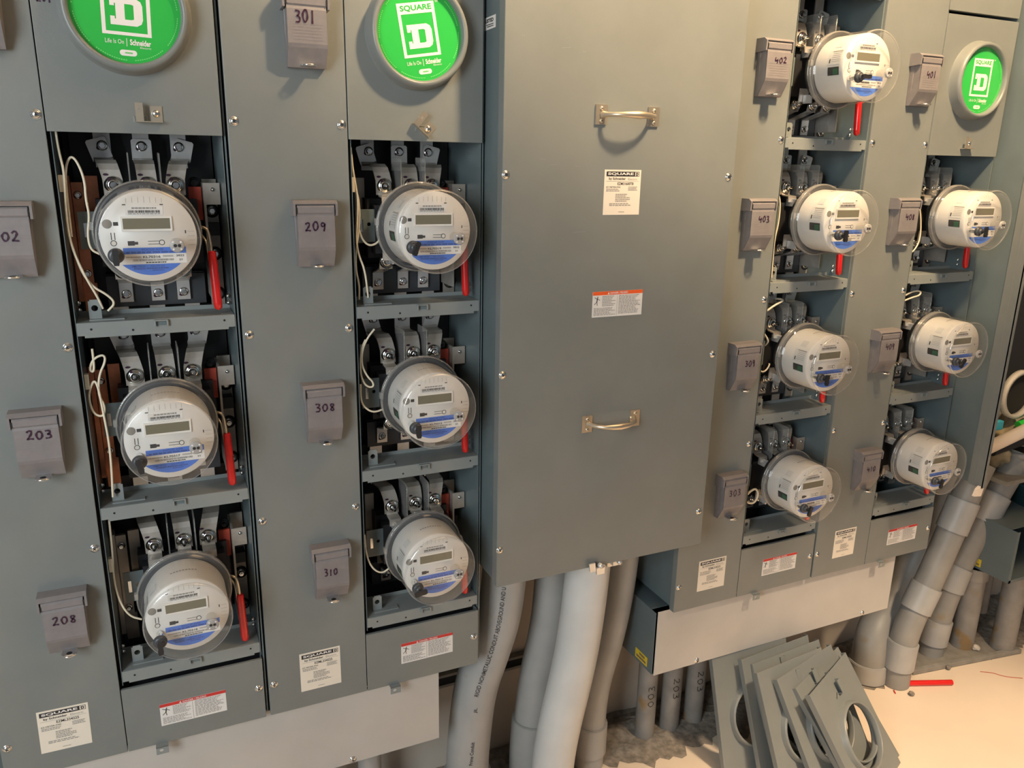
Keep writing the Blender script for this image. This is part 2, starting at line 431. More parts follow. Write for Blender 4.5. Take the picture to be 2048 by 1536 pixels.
# rating sticker and danger sticker -------------------------------------------------
def rating(parent, x0, x1, z0, z1, y, model, tilt=0.0):
    b = MB(); w = x1 - x0; h = z1 - z0
    b.box(0, w, -.0006, 0, 0, h, 0)
    Y = -.0009; Y2 = -.0012
    b.rect(.05 * w, .83 * w, .855 * h, .96 * h, Y, 1)
    b.rect(.83 * w, .95 * w, .855 * h, .865 * h, Y, 1); b.rect(.83 * w, .95 * w, .95 * h, .96 * h, Y, 1); b.rect(.94 * w, .95 * w, .855 * h, .96 * h, Y, 1)
    b.text('SQUARE', .09 * w, .79 * w, .875 * h, .94 * h, Y2, 2, .03)
    b.text('D', .855 * w, .92 * w, .875 * h, .94 * h, Y2, 1, .05)
    b.text('by Schneider', .12 * w, .58 * w, .765 * h, .83 * h, Y, 1, .02); b.text('Electric', .64 * w, .90 * w, .775 * h, .82 * h, Y, 3)
    b.rect(.05 * w, .95 * w, .745 * h, .75 * h, Y, 3)
    b.text(model, .36 * w, .80 * w, .665 * h, .725 * h, Y, 1, .015)
    b.text('EZ METER-PAK', .06 * w, .45 * w, .60 * h, .635 * h, Y, 1)
    b.micro(.06 * w, .46 * w, .51 * h, .58 * h, 2, Y, 3, seed=int(x0 * 1000) + 3); b.micro(.66 * w, .93 * w, .53 * h, .63 * h, 3, Y, 3, seed=4)
    b.micro(.32 * w, .72 * w, .28 * h, .47 * h, 5, Y, 3, seed=5); b.micro(.16 * w, .84 * w, .19 * h, .26 * h, 2, Y, 3, seed=6)
    b.micro(.42 * w, .6 * w, .05 * h, .075 * h, 1, Y, 3, seed=7)
    o = part('rating_sticker', b, ['cream', 'ink', 'offwhite', 'greyink'], parent, (x0, y, z0), label='cream printed rating sticker with black brand header')
    o.rotation_euler = (0, tilt, 0)
    return o

def danger(parent, x0, x1, z0, z1, y, head='redhead', tilt=0.0):
    b = MB(); w = x1 - x0; h = z1 - z0
    b.box(0, w, -.0006, 0, 0, h, 0)
    Y = -.0009; Y2 = -.0012
    b.rect(0, w, .86 * h, h, Y, 1)
    b.poly([(.29 * w, .885 * h), (.33 * w, .885 * h), (.31 * w, .975 * h)], Y2, 0)
    b.text('DANGER / PELIGRO', .345 * w, .70 * w, .89 * h, .965 * h, Y2, 0, .02)
    b.rect(.485 * w, .49 * w, .03 * h, .84 * h, Y, 3)
    # falling figure
    cx = .085 * w; cz = .66 * h
    b.disc(cx + .015 * w, cz + .13 * h, .010 * w, Y, 2)
    for (a, c, d, e, t) in ((cx + .01 * w, cz + .1 * h, cx, cz - .05 * h, .012), (cx, cz + .06 * h, cx - .05 * w, cz + .12 * h, .006), (cx + .01 * w, cz + .07 * h, cx + .06 * w, cz + .0 * h, .006), (cx, cz - .05 * h, cx - .05 * w, cz - .16 * h, .007), (cx, cz - .05 * h, cx + .01 * w, cz - .2 * h, .007)):
        L = math.hypot(d - a, e - c); px, pz = -(e - c) / L * t * w / 1.4, (d - a) / L * t * w / 1.4
        b.poly([(a - px, c - pz), (a + px, c + pz), (d + px, e + pz), (d - px, e - pz)], Y, 2)
    b.micro(.19 * w, .46 * w, .40 * h, .82 * h, 7, Y, 3, seed=11, fill=.5); b.micro(.03 * w, .46 * w, .05 * h, .36 * h, 6, Y, 3, seed=12, fill=.5)
    b.micro(.52 * w, .97 * w, .07 * h, .82 * h, 13, Y, 3, seed=13, fill=.5)
    o = part('danger_sticker', b, ['paper', head, 'ink', 'greyink'], parent, (x0, y, z0), label='white danger sticker with a coloured header band')
    o.rotation_euler = (0, tilt, 0)
    return o

# ------------------------------------------------------------------ meter stack
PITCH = 0.3567; BARP = 0.355
ZT = 0.72
def bar_mesh():
    # one horizontal divider: face plate, shelf and back lip; z = 0 at the top of the face
    b = MB()
    b.prism([(.2125, 0), (.2125, -.0235), (.2235, -.0235), (.2235, -.0275), (.4665, -.0275), (.4665, -.0235), (.4785, -.0235), (.4785, 0)], .002, .004)
    b.box(.2125, .4785, .004, .078, -.002, 0)
    b.box(.2125, .4785, .078, .080, -.002, .008)
    for x, z in ((.235, -.012), (.302, -.0175), (.4595, -.010)): b.disc(x, z, .0021, .0017, 1, 12)
    # hasp slot pressed in the middle
    b.box(.338, .362, -.004, .004, -.0035, -.001); b.box(.338, .341, -.004, .002, -.013, -.0015); b.box(.359, .362, -.004, .002, -.013, -.0015)
    b.rect(.3415, .3585, -.012, -.004, .0015, 2)
    return b.mesh('divider_bar', ['paint_light', 'hole', 'paint_in'])
def tab_mesh():
    b = MB()
    b.plate_hole(.233, .2535, .004, .034, .243, .021, .0055, .029, .031, 0, 24)
    b.box(.236, .2505, .029, .031, .034, .0365)
    b.prism([(.233, 0), (.29, 0), (.29, .0022), (.233, .0022)], .018, .0315)
    b.box(.233, .2535, .0285, .0315, 0, .006)
    b.poly([(.2365, .014), (.2495, .014), (.2495, .028), (.2365, .028)], .045, 1)
    return b.mesh('padlock_tab', ['paint_light', 'hole'])
BAR = bar_mesh(); TAB = tab_mesh()
SIDE_SCREWS = MB()
for xx in (.2165, .4745):
    for zz in (.014, .027): SIDE_SCREWS.lathe([(.0045, 0), (.004, -.0025), (0, -.0032)], xx, zz, 12, 0, y0=.055)
SIDE_SCREWS = SIDE_SCREWS.mesh('side_screws', ['chrome'])

def phase_mesh(k):
    # one phase of the meter socket: folded clip at the top, strap down to the jaw, bolt and washer, lower lug. k = 0,1,2
    xb = (.282, .348, .413)[k]; xj = (.295, .3515, .3985)[k]; sh = xj - xb
    b = MB(); w = .0165
    b.box(xb - w * .85, xb + w * .85, .150, .1535, -.085, .02, 0)                 # bar coming down behind
    a = (.28, 0, -.24)[k]; cc, ss = math.cos(a), math.sin(a); cx0, cz0 = xb - (.006, 0, -.006)[k], -.052
    b.prism([(cx0 + u * cc - v * ss, cz0 + u * ss + v * cc) for u, v in ((-.0175, -.019), (.0175, -.019), (.0175, .016), (.0145, .019), (-.0145, .019), (-.0175, .016))], .140, .143, 0)
    b.strap([(.1415, -.068), (.134, -.074)], xb - w, xb + w, .0028, 0)
    b.strap([(.134, -.074), (.118, -.074), (.092, -.072), (.082, -.078), (.078, -.088), (.076, -.104), (.076, -.132)], xb - w, xb + w, .003, 1, [0, sh * .1, sh * .3, sh * .5, sh * .7, sh * .95, sh])
    b.strap([(.076, -.128), (.070, -.134), (.048, -.136), (.046, -.150)], xj - w * .8, xj + w * .8, .003, 1)
    bolt(b, xb, .1405, -.046, .0075, 2, stud=.002)
    b.disc(xb - .006, -.050, .0042, .1389, 3, 10); b.disc(xb - .003, -.047, .0035, .1388, 3, 10)
    # big conical washer stack and nut
    b.lathe([(.0155, 0), (.0155, -.002), (.012, -.005), (.009, -.006)], xj, -.114, 24, 2, y0=.074)
    bolt(b, xj, .068, -.114, .0085, 2, stud=.012)
    b.disc(xj - .011, -.096, .0045, .0741, 3, 10, rz=.0022); b.disc(xj - .006, -.104, .0028, .0676, 3, 10)
    # line jaw reaching to the meter blade
    b.box(xj - .006, xj + .006, .020, .060, -.160, -.142, 0)
    return b.mesh('line_jaw', ['steel', 'steel_dull', 'chrome', 'marker'])
def load_mesh(k):
    xj = (.295, .3515, .3985)[k]; w = .0165
    b = MB()
    b.strap([(.046, -.232), (.048, -.262), (.072, -.268), (.076, -.284)], xj - w * .85, xj + w * .85, .003, 1)
    b.lathe([(.0150, 0), (.0150, -.002), (.0115, -.004)], xj, -.268, 20, 2, y0=.070)
    bolt(b, xj, .066, -.268, .008, 2, stud=.008)
    b.strap([(.076, -.282), (.110, -.292), (.140, -.300), (.142, -.338)], xj - w * .72, xj + w * .72, .003, 0)
    bolt(b, xj, .1405, -.322, .0068, 2, stud=.003); b.disc(xj - .005, -.328, .004, .1386, 3, 10, rz=.003)
    return b.mesh('load_jaw', ['steel', 'steel_dull', 'chrome', 'marker'])
LOAD = [load_mesh(k) for k in range(3)]
PHASE = [phase_mesh(k) for k in range(3)]

def base_mesh():
    b = MB()
    b.box(.262, .440, .155, .190, -.348, -.285, 0)
    b.box(.262, .440, .147, .155, -.348, -.288, 1)
    b.box(.262, .435, .090, .150, -.262, -.140, 0)
    b.box(.270, .428, .060, .092, -.250, -.152, 0)
    b.box(.226, .476, .190, .200, -.335, .0, 0)
    b.box(.262, .440, .108, .118, -.262, -.140, 1)
    b.plate_hole(.232, .270, -.226, -.160, .258, -.190, .004, .062, .064, 2, 20)
    b.rect(.240, .246, -.205, -.180, .0617, 3)
    return b.mesh('socket_base', ['black', 'darkblock', 'paint_in', 'chrome'])
BASE = base_mesh()
def shield_mesh(x):
    b = MB(); b.box(x - .0013, x + .0013, .045, .105, -.150, -.058, 0)
    b.tube([(x, .045, -.150), (x, .045, -.062), (x, .049, -.058), (x, .105, -.058)], .0014, 6, 0)
    return b.mesh('clear_shield', ['clear_shield'])
SHIELDS = [shield_mesh(x) for x in (.323, .374)]

def bars_left(mt):
    b = MB()
    b.box(.223, .242, .140, .150, -.300, -.112, 0); b.box(.247, .268, .130, .138, -.235, -.100, 1)
    b.box(.245, .260, .118, .131, -.210, -.196, 1)
    for z in (-.135, -.280): bolt(b, .232, .140, z, .006, 2, stud=.002)
    b.box(.222, .246, .150, .156, -.362, -.300, 1)
    b.box(.214, .2225, .120, .150, -.330, -.100, 1)
    return b.mesh('ground_bars', [mt, mt if mt == 'copper' else 'steel_dull', 'chrome'])
GBAR = {k: bars_left(k) for k in ('copper', 'steel_dull')}
def bracket_mesh():
    b = MB()
    b.box(.446, .450, .080, .160, -.330, -.110, 0)
    b.box(.450, .476, .080, .083, -.150, -.110, 0); b.box(.450, .476, .150, .155, -.360, -.105, 0)
    b.box(.448, .474, .120, .150, -.212, -.188, 1)
    for z in (-.166, -.250, -.330):
        b.lathe([(.0135, 0), (.0135, -.002), (.010, -.003)], .464, z, 20, 1, y0=.149); bolt(b, .464, .146, z, .0075, 2, stud=.003)
    b.lathe([(.004, 0), (.0035, -.002), (0, -.003)], .463, -.122, 12, 2, y0=.080)
    b.lathe([(.012, 0), (.012, -.002), (.009, -.003)], .434, -.112, 18, 1, y0=.120); bolt(b, .434, .117, -.112, .007, 1, stud=.002)
    return b.mesh('side_bracket', ['steel_dull', 'black', 'chrome'])
BRK = bracket_mesh()
REDP = MB().box(.421, .444, .100, .106, -.180, -.118, 0).mesh('insulator', ['redfibre'])
def lever():
    b = MB()
    b.tube(smooth([(.424, .050, -.186), (.430, .022, -.187), (.438, .016, -.187), (.444, .014, -.192), (.447, .014, -.215), (.448, .014, -.245)], 2), .0028, 8, 0)
    b.tube(smooth([(.424, .060, -.200), (.440, .024, -.205), (.443, .020, -.25)], 2), .0022, 8, 0)
    b.box(.426, .432, .018, .040, -.206, -.192, 0)
    g = MB(); g.tube([(.4478, .014, -.230), (.4480, .014, -.234), (.449, .014, -.27), (.4507, .012, -.325), (.4515, .011, -.336), (.452, .011, -.340)], [.0060, .0072, .0078, .0080, .0072, .002], 16, 0)
    return b.mesh('bypass_lever', ['nickel']), g.mesh('grip', ['redgrip'])
LEV, GRIP = lever()

def hasp_mesh():
    b = MB()
    b.box(-.021, .021, -.016, 0, -.001, .0006, 0)                       # ledge
    b.box(-.021, -.009, -.0165, -.0153, 0, .030, 0)                    # upright flap
    b.box(.002, .021, -.0035, -.0015, 0, .026, 0)                      # screwed tab
    b.lathe([(.0062, 0), (.0056, -.0022), (.0032, -.0036), (0, -.004)], .0105, .0135, 18, 1, y0=-.0035)
    b.disc(-.015, .018, .0028, -.0168, 2, 12)
    return b.mesh('hasp', ['nickel', 'chrome', 'strut'])
HASP = hasp_mesh()

def stack(x0, label, rows, name_model, rate, rtilt, dang, dtilt, copper_rows, open_top=False):
    t = thing('meter_stack', label, 'electrical cabinet', (x0, 0, -1.243), 'grey meter stacks along the wall')
    T = (0, 0, 1.243)
    def P(name, b, mats, bev=None, lab=None): return part(name, b, mats, t, T, bev, lab)
    e = MB()
    e.box(-.006, -.003, .004, .255, -1.235, ZT)                      # left side
    e.box(.4835, .4865, .006, .255, -1.235, ZT)                      # right side
    e.box(-.003, .4835, .250, .255, -1.235, ZT)                      # back
    e.box(-.003, .4835, .006, .250, -1.235, -1.232); e.box(-.003, .4835, .006, .250, ZT - .003, ZT)
    e.box(.2020, .2035, .006, .250, -1.232, ZT - .003)
    e.box(.2110, .2122, .003, .250, -1.090, ZT - .003)               # bay side wall and its bright front edge
    e.box(.4790, .4803, .003, .250, -1.090, ZT - .003)
    e.box(.2122, .4790, .2285, .231, -1.090, ZT - .003)
    e.box(.2035, .2110, .045, .047, -1.232, ZT - .003, 1); e.box(.4803, .4835, .045, .047, -1.232, ZT - .003, 1)  # black strips paint in the shade deep in the gaps beside the bay
    e.box(.2035, .4835, .040, .045, -1.232, -1.086, 1)  # black sheet darkens the slit above the lower cover in the same way
    e.box(.2122, .4790, .2275, .2285, -1.085, ZT - .003, 1)
    e.box(.2122, .2128, .095, .228, -1.085, ZT - .003, 1)
    e.box(-.008, -.003, -.001, .022, -1.238, ZT, 0)
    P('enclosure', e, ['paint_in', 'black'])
    c = MB(); c.box(-.010, .2052, -.0015, 0, -1.243, ZT); c.box(-.010, -.0085, 0, .018, -1.243, ZT); c.box(.2037, .2052, 0, .006, -1.243, ZT); c.box(-.010, .2052, 0, .010, -1.243, -1.2415)
    bc = P('breaker_cover', c, ['paint'], .0012)
    for zz in (0, -.39, -.78, .39):
        screw(bc, .1945, zz, -.0015, zz * 3); screw(bc, .0015, zz, -.0015, 1 + zz)
    screw(bc, .0015, -1.168, -.0015, .4)
    l = MB(); l.box(.2068, .4805, -.0015, 0, -1.2435, -1.098); l.box(.2068, .4805, 0, .012, -1.2435, -1.242); l.box(.479, .4805, 0, .03, -1.2435, -1.098); l.box(.2068, .4805, 0, .006, -1.0995, -1.098)
    lc = P('lower_cover', l, ['paint'], .001)
    screw(lc, .4695, -1.168, -.0015, .7)
    h = MB(); h.plate_hole(.258, .282, -1.2605, -1.2435, .268, -1.252, .004, -.012, -.0105, 0, 16); h.box(.258, .282, -.012, .002, -1.2445, -1.2433, 0)
    put(h.mesh('hasp', ['paint_light']), 'hasp', lc, (0, -.001, 0))
    rating(bc, *rate, -.0015, name_model, rtilt)
    danger(lc, *dang, -.0015, 'redhead', dtilt)
    if not open_top:
        u = MB(); u.box(.2068, .4805, -.0015, 0, .3325, ZT); u.box(.2068, .4805, 0, .012, .3325, .334)
        P('upper_cover', u, ['paint'], .001)
    else:
        u = MB(); u.box(.2068, .4805, -.0015, 0, .37, ZT)
        P('upper_cover', u, ['paint'], .001)
    ks = list(range(3)) + ([-1, -2] if open_top else [])
    for k in ks:
        o = put(BAR, 'divider_bar', t, (0, 0, 1.243 - .349 - BARP * k)); bevel(o, .0008)
        put(TAB, 'padlock_tab', o, (0, 0, 0)); put(SIDE_SCREWS, 'side_screw_heads', o, (0, 0, 0))
    if not open_top:
        o = put(BAR, 'divider_bar', t, (0, 0, 1.243 - .349 + BARP))
    for r in rows:
        z = 1.243 - PITCH * r
        s = put(BASE, 'meter_socket', t, (0, 0, z))
        for k in range(3): put(PHASE[k], 'line_jaw', s); put(LOAD[k], 'load_jaw', s)
        for k in range(2): put(SHIELDS[k], 'clear_shield', s)
        g = 'copper' if r in copper_rows else 'steel_dull'
        put(GBAR[g], 'ground_bar', t, (0, 0, z)); put(BRK, 'side_bracket', t, (0, 0, z)); put(REDP, 'insulator', t, (0, 0, z))
        lv = put(LEV, 'bypass_lever', t, (0, 0, z)); put(GRIP, 'grip', lv, label='red vinyl grip')
    return t

X1, X2, X3, X4 = -.5003, 0.0, 1.0673, 1.5642
stack(X1, 'leftmost grey meter stack, its bays beside breaker boxes 202, 203 and 208', (0, 1, 2), 'EZML334225', (.056, .145, -1.198, -1.104), .02, (.273, .402, -1.202, -1.151), 0, (0, 1))
stack(X2, 'grey meter stack left of the big terminal box, beside breaker boxes 209, 308 and 310', (0, 1, 2), 'EZML334225', (.058, .147, -1.203, -1.108), .0, (.288, .415, -1.194, -1.141), 0, ())
stack(X3, 'grey meter stack with four open meter bays, just right of the big terminal box', (-1, 0, 1, 2), 'EZML334225', (.063, .155, -1.195, -1.103), 0, (.29, .415, -1.195, -1.143), 0, (), True)
stack(X4, 'rightmost grey meter stack, three meters below a green disc cover', (0, 1, 2), 'EZML334225', (.063, .148, -1.195, -1.105), 0, (.29, .415, -1.195, -1.143), 0, ())

# ------------------------------------------------------------------ meter covers (fitted and loose)
CW = .2735; CH = .350; CZ = .1935        # width, height, ring centre above the hasp edge
def cover_mesh():
    b = MB(); n = 64; h = CW / 2
    b.plate_hole(-h, h, 0, CH, 0, CZ, .090, -.0015, 0, 0, n)
    for x0, x1 in ((-h, -h + .0015), (h - .0015, h)): b.box(x0, x1, 0, .016, 0, CH)
    b.box(-h + .0015, h - .0015, 0, .008, CH - .0015, CH)
    return b.mesh('panel', ['paint'])
def ring_mesh():
    b = MB()
    b.lathe([(.1010, -.0014), (.0985, -.006), (.0965, -.022), (.0940, -.029), (.0895, -.032), (.0855, -.030), (.0835, -.026), (.0830, -.010), (.0850, -.002), (.0850, .006), (.0880, .006), (.0905, 0)], 0, CZ, 72)
    return b.mesh('collar_ring', ['paint'])
CPANEL = cover_mesh(); CRING = ring_mesh()
def disc_mesh(rot):
    b = MB(); R = .0835; a = math.radians(rot); ca, sa = math.cos(a), math.sin(a)
    b.lathe([(.0835, -.012), (.0835, -.0185), (0.0, -.0185)], 0, CZ, 64, 0, smooth=False)
    def F(y):
        return lambda u, w: (R * (u * ca - w * sa), y, CZ + R * (u * sa + w * ca))
    f = F(-.0189); f2 = F(-.0193)
    for q in ((-.44, .44, .42, .65), (-.44, .44, -.48, -.42), (-.44, -.37, -.42, .42), (.37, .44, -.42, .42)):
        b.rect(*q, 0, 1, f)
    b.text('SQUARE', -.37, .37, .465, .60, 0, 0, .025, f2)
    # slab serif D
    F2 = lambda u, w: f(u, -.30 + (w + .24) * .78)
    for q in ((-.28, .10, .26, .40), (-.28, .10, -.24, -.10), (-.18, -.02, -.10, .26), (-.28, -.20, .20, .26), (-.28, -.20, -.10, -.04), (.14, .30, -.08, .24)):
        b.rect(*q, 0, 1, F2)
    b.poly([(.10, .26), (.14, .24), (.30, .24), (.27, .34), (.19, .40), (.10, .40)], 0, 1, F2); b.poly([(.10, -.24), (.19, -.24), (.27, -.18), (.30, -.08), (.14, -.08), (.10, -.10)], 0, 1, F2)
    b.text('Life Is On', -.40, -.07, -.64, -.56, 0, 1, .0, f); b.rect(-.022, -.012, -.68, -.53, 0, 1, f)
    b.text('Schneider', .04, .42, -.65, -.54, 0, 1, .03, f); b.text('Electric', .22, .42, -.70, -.665, 0, 1, 0, f)
    b.poly([(.10 + .055 * math.cos(math.radians(a)), -.80 + .055 * math.sin(math.radians(a))) for a in range(-90, 91, 18)] + [(-.10 + .055 * math.cos(math.radians(a)), -.80 + .055 * math.sin(math.radians(a))) for a in range(90, 271, 18)], 0, 1, f); b.micro(-.06, .08, -.815, -.785, 1, 0, 2, f2, 4, .9, 0)
    b.text('TM', .47, .54, .61, .65, 0, 1, 0, f)
    # fine rim print
    for i in range(120):
        t = math.radians(100 + i * 2.6); r0, r1 = .925, .945
        if i % 17 > 13: continue
        t2 = t + .03
        b.add([f(r0 * math.cos(t), r0 * math.sin(t)), f(r1 * math.cos(t), r1 * math.sin(t)), f(r1 * math.cos(t2), r1 * math.sin(t2)), f(r0 * math.cos(t2), r0 * math.sin(t2))], [(0, 1, 2, 3)], 2)
    return b.mesh('green_disc', ['green', 'offwhite', 'palegreen'])

def loose_ring():
    b = MB()
    b.lathe([(.0985, -.0014), (.0970, -.005), (.0950, -.013), (.0925, -.018), (.0895, -.0185), (.0878, -.016), (.0875, -.004), (.0880, .003), (.0905, .003), (.0915, 0)], 0, CZ, 72)
    h = MB()
    h.box(-.016, .002, -.0165, -.0145, .008, .046, 0); h.box(-.016, -.014, -.0145, 0, .008, .046, 0); h.box(-.014, .002, -.0145, 0, .044, .046, 0)
    h.add([(.006, -.0018, .040), (.0075, -.0018, .0385), (.022, -.0018, .051), (.0205, -.0018, .0525)], [(0, 1, 2, 3)], 1)
    return b.mesh('collar_ring', ['paint']), h.mesh('hasp', ['paint', 'hole'])
LRING, LHASP = loose_ring()
def meter_cover(label, group):
    t = thing('meter_cover', label, 'meter cover', (0, 0, 0), group)
    p = put(CPANEL, 'panel', t); bevel(p, .001)
    loose = 'loose' in group
    put(LRING if loose else CRING, 'collar_ring', t)
    if loose: put(LHASP, 'hasp', t, (0, -.0010, .018))
    else: put(HASP, 'hasp', t, (.006, 0, .020), label='bright metal hasp')
    return t
gi = 'grey covers fitted over the top meter sockets'
for x0, lab, rot, hx, hr in ((X1, 'fitted meter cover with a half seen green disc, at the top of the leftmost stack', -2, .020, 0.0),
                     (X2, 'fitted meter cover with a tilted green disc, left of the big terminal box', 9.5, .0, 0.7),
                     (X4, 'fitted meter cover with a green disc beside breaker box 401', 0, .005, 0)):
    t = meter_cover(lab, gi); t.location = (x0 + .3438, -.0015, -.026 + ZO)
    put(disc_mesh(rot), 'green_disc', t, label='green round closing disc with white lettering')
    h = [c for c in t.children if c.name.startswith('hasp')][0]; h.location.x = hx + (.004 if hr else 0); h.rotation_euler = (0, hr, 0)
    if x0 == X1:
        b = MB().hand('201', -.128, -.105, .196, .214, -.0018, 0, .0011); put(b.mesh('marker_number', ['marker']), 'marker_number', t, (0, 0, 0))

# loose covers leaning on the trough, upside down (top-left and top-right corners of each)
LO = [((1.2311, .0285, -1.4471), (1.5044, .0209, -1.4489), (1.2257, -.085, -1.7782)), ((1.3083, -.0099, -1.4536), (1.5812, .0088, -1.4507), (1.3204, -.1356, -1.78)),
      ((1.3397, -.023, -1.4688), (1.6127, -.0069, -1.465), (1.3535, -.1827, -1.78)), ((1.3145, -.0704, -1.4612), (1.5867, -.0432, -1.4639), (1.3263, -.2202, -1.7773)),
      ((1.3667, -.097, -1.4796), (1.6332, -.0362, -1.47), (1.417, -.2696, -1.78)), ((1.4202, -.1183, -1.509), (1.6773, -.0257, -1.4968), (1.5065, -.3222, -1.78)),
      ((1.4173, -.1735, -1.4928), (1.6678, -.0637, -1.4898), (1.5004, -.3556, -1.7798))]
LL = ['loose grey meter cover at the very back of the leaning pile, flat against the trough',
      'loose grey meter cover second from the trough in the leaning pile',
      'loose grey meter cover third from the trough in the leaning pile',
      'loose grey meter cover in the middle of the leaning pile, fourth from the trough',
      'loose grey meter cover third from the open end of the leaning pile',
      'loose grey meter cover just behind the front one of the leaning pile',
      'front loose grey meter cover of the leaning pile, its round hole in full view']
for (A, B, D), lab in zip(LO, LL):
    A, B, D = Vector(A), Vector(B), Vector(D)
    ax = (B - A).normalized(); down = (D - A); down = (down - ax * down.dot(ax)).normalized()
    mid = (A + B) / 2
    lowest = min((mid + down * CH + ax * q * CW / 2).z for q in (-1, 1)); mid.z += FLOOR - lowest + .0006
    zl = down; xl = -ax; yl = zl.cross(xl)
    t = meter_cover(lab, 'loose meter covers leaning in a pile')
    mw = Matrix(((xl.x, yl.x, zl.x, mid.x), (xl.y, yl.y, zl.y, mid.y), (xl.z, yl.z, zl.z, mid.z + ZO), (0, 0, 0, 1)))
    t.matrix_world = mw

# ------------------------------------------------------------------ breaker boxes
def breaker_meshes():
    base = MB()
    base.prism([(-.034, -.125), (.034, -.125), (.036, -.022), (-.036, -.022)], -.012, 0)
    base.box(-.0325, .0325, -.0305, -.010, -.072, -.024)
    # hood
    hood = MB()
    for sx in (-1, 1):
        x0, x1 = (sx * .041, sx * .037) if sx < 0 else (.037, .041)
        prof = [(0, 0), (-.026, 0), (-.035, -.006), (-.034, -.028), (0, -.030)]
        v = [(x0, y, z) for y, z in prof] + [(x1, y, z) for y, z in prof]
        hood.add(v, [(0, 1, 2, 3, 4), (9, 8, 7, 6, 5)] + [(i, i + 5, (i + 1) % 5 + 5, (i + 1) % 5) for i in range(5)])
    hood.strap([(0, -.001), (-.026, -.001), (-.034, -.0065)], -.037, .037, .002)
    lid = MB()
    lid.strap([(-.031, -.009), (-.0335, -.012), (-.0335, -.022), (-.031, -.025), (-.0325, -.030), (-.0335, -.086), (-.0315, -.092), (-.013, -.124)], -.0345, .0345, .0016)
    for sx in (-1, 1):
        xa, xb = sx * .0345, sx * .0331
        prof = [(-.005, -.020), (-.031, -.020), (-.033, -.030), (-.033, -.086), (-.031, -.092), (-.013, -.124), (-.005, -.124)]
        v = [(xa, y, z) for y, z in prof] + [(xb, y, z) for y, z in prof]
        n = 7
        lid.add(v, [tuple(range(n)), tuple(reversed(range(n, 2 * n)))] + [(i, i + n, (i + 1) % n + n, (i + 1) % n) for i in range(n)])
    for sx in (-1, 1): lid.rect(sx * .0352 - .0012, sx * .0352 + .0012, -.024, -.013, -.0352, 1)
    for i in range(6): lid.rect(-.026, .027, -.054 - i * .0052, -.0535 - i * .0052, -.0348, 2)
    latch = MB()
    latch.box(-.0125, .0125, -.038, -.012, -.1222, -.1204, 0)
    latch.tube([(-.0125, -.030, -.1213), (-.0105, -.039, -.1213), (-.004, -.0435, -.1213), (.004, -.0435, -.1213), (.0105, -.039, -.1213), (.0125, -.030, -.1213)], .0019, 8, 0)
    latch.disc(0, 0, .0050, 0, 1, 14, f=lambda u, w: (u, -.032 + w, -.1202))
    latch.box(-.0125, .0125, -.0165, -.0135, -.1195, -.1180, 1)
    return base.mesh('breaker_body', ['housing']), hood.mesh('hood', ['housing']), lid, latch.mesh('latch', ['chrome', 'hole', 'housing'])
BB, BH, BLID, BLA = breaker_meshes()
def breaker(x0, row, num, label, nx=0.0, nw=.042, nz=-.048, nh=.016, lab_num=None):
    t = thing('breaker_box', label, 'breaker box', (x0 + .1325, -.0016, -.137 - PITCH * row), 'grey breaker boxes on the stack covers')
    bevel(put(BB, 'breaker_body', t), .001)
    put(BH, 'hood', t)
    b = MB(); b.v = list(BLID.v); b.f = list(BLID.f); b.m = list(BLID.m); b.sm = list(BLID.sm)
    if num: b.hand(num, nx - nw / 2, nx + nw / 2, nz - nh / 2, nz + nh / 2, -.0348, 3, .0011 if x0 > 1 else .00135, seed=row)
    part('lid', b, ['housing', 'hole', 'housing', 'marker'], t)
    put(BLA, 'latch', t, label='shiny metal latch tab')
for x0, row, num, lab, a in (
    (X1, -1, None, 'breaker box at the top left corner, only its lower right part in view', {}),
    (X1, 0, '202', 'breaker box marked 202, cut by the left edge', dict(nx=-.002, nz=-.056)),
    (X1, 1, '203', 'breaker box marked 203 in purple marker', dict(nx=.004, nz=-.040)),
    (X1, 2, '208', 'breaker box marked 208 in purple marker', dict(nx=.0, nz=-.048)),
    (X2, -1, '301', 'breaker box marked 301 at the top, cut by the upper edge', dict(nx=-.003, nz=-.042, nw=.038, nh=.022)),
    (X2, 0, '209', 'breaker box marked 209 in black marker', dict(nx=-.002, nz=-.048)),
    (X2, 1, '308', 'breaker box marked 308 in purple marker', dict(nx=.0, nz=-.046)),
    (X2, 2, '310', 'breaker box marked 310 with a smeared middle digit', dict(nx=-.004, nz=-.054, nw=.03)),
    (X3, -1, '402', 'breaker box marked 402', dict(nx=.006, nz=-.046, nw=.036, nh=.013)),
    (X3, 0, '403', 'breaker box marked 403', dict(nx=.004, nz=-.048, nw=.034, nh=.014)),
    (X3, 1, '309', 'breaker box marked 309', dict(nx=.006, nz=-.05, nw=.034, nh=.016)),
    (X3, 2, '303', 'breaker box marked 303', dict(nx=.0, nz=-.048, nw=.042, nh=.017)),
    (X4, -1, '401', 'breaker box marked 401 beside the green disc', dict(nx=.004, nz=-.050, nw=.034, nh=.016)),
    (X4, 0, '408', 'breaker box marked 408 with a corrected last digit, below box 401', dict(nx=.004, nz=-.048, nw=.034, nh=.015)),
    (X4, 1, '409', 'breaker box marked 409, above the lowest box of the last stack', dict(nx=.002, nz=-.046, nw=.034, nh=.016)),
    (X4, 2, '410', 'breaker box marked 410 with faint digits', dict(nx=.0, nz=-.054, nw=.034, nh=.015))):
    breaker(x0, row, num, lab, **a)

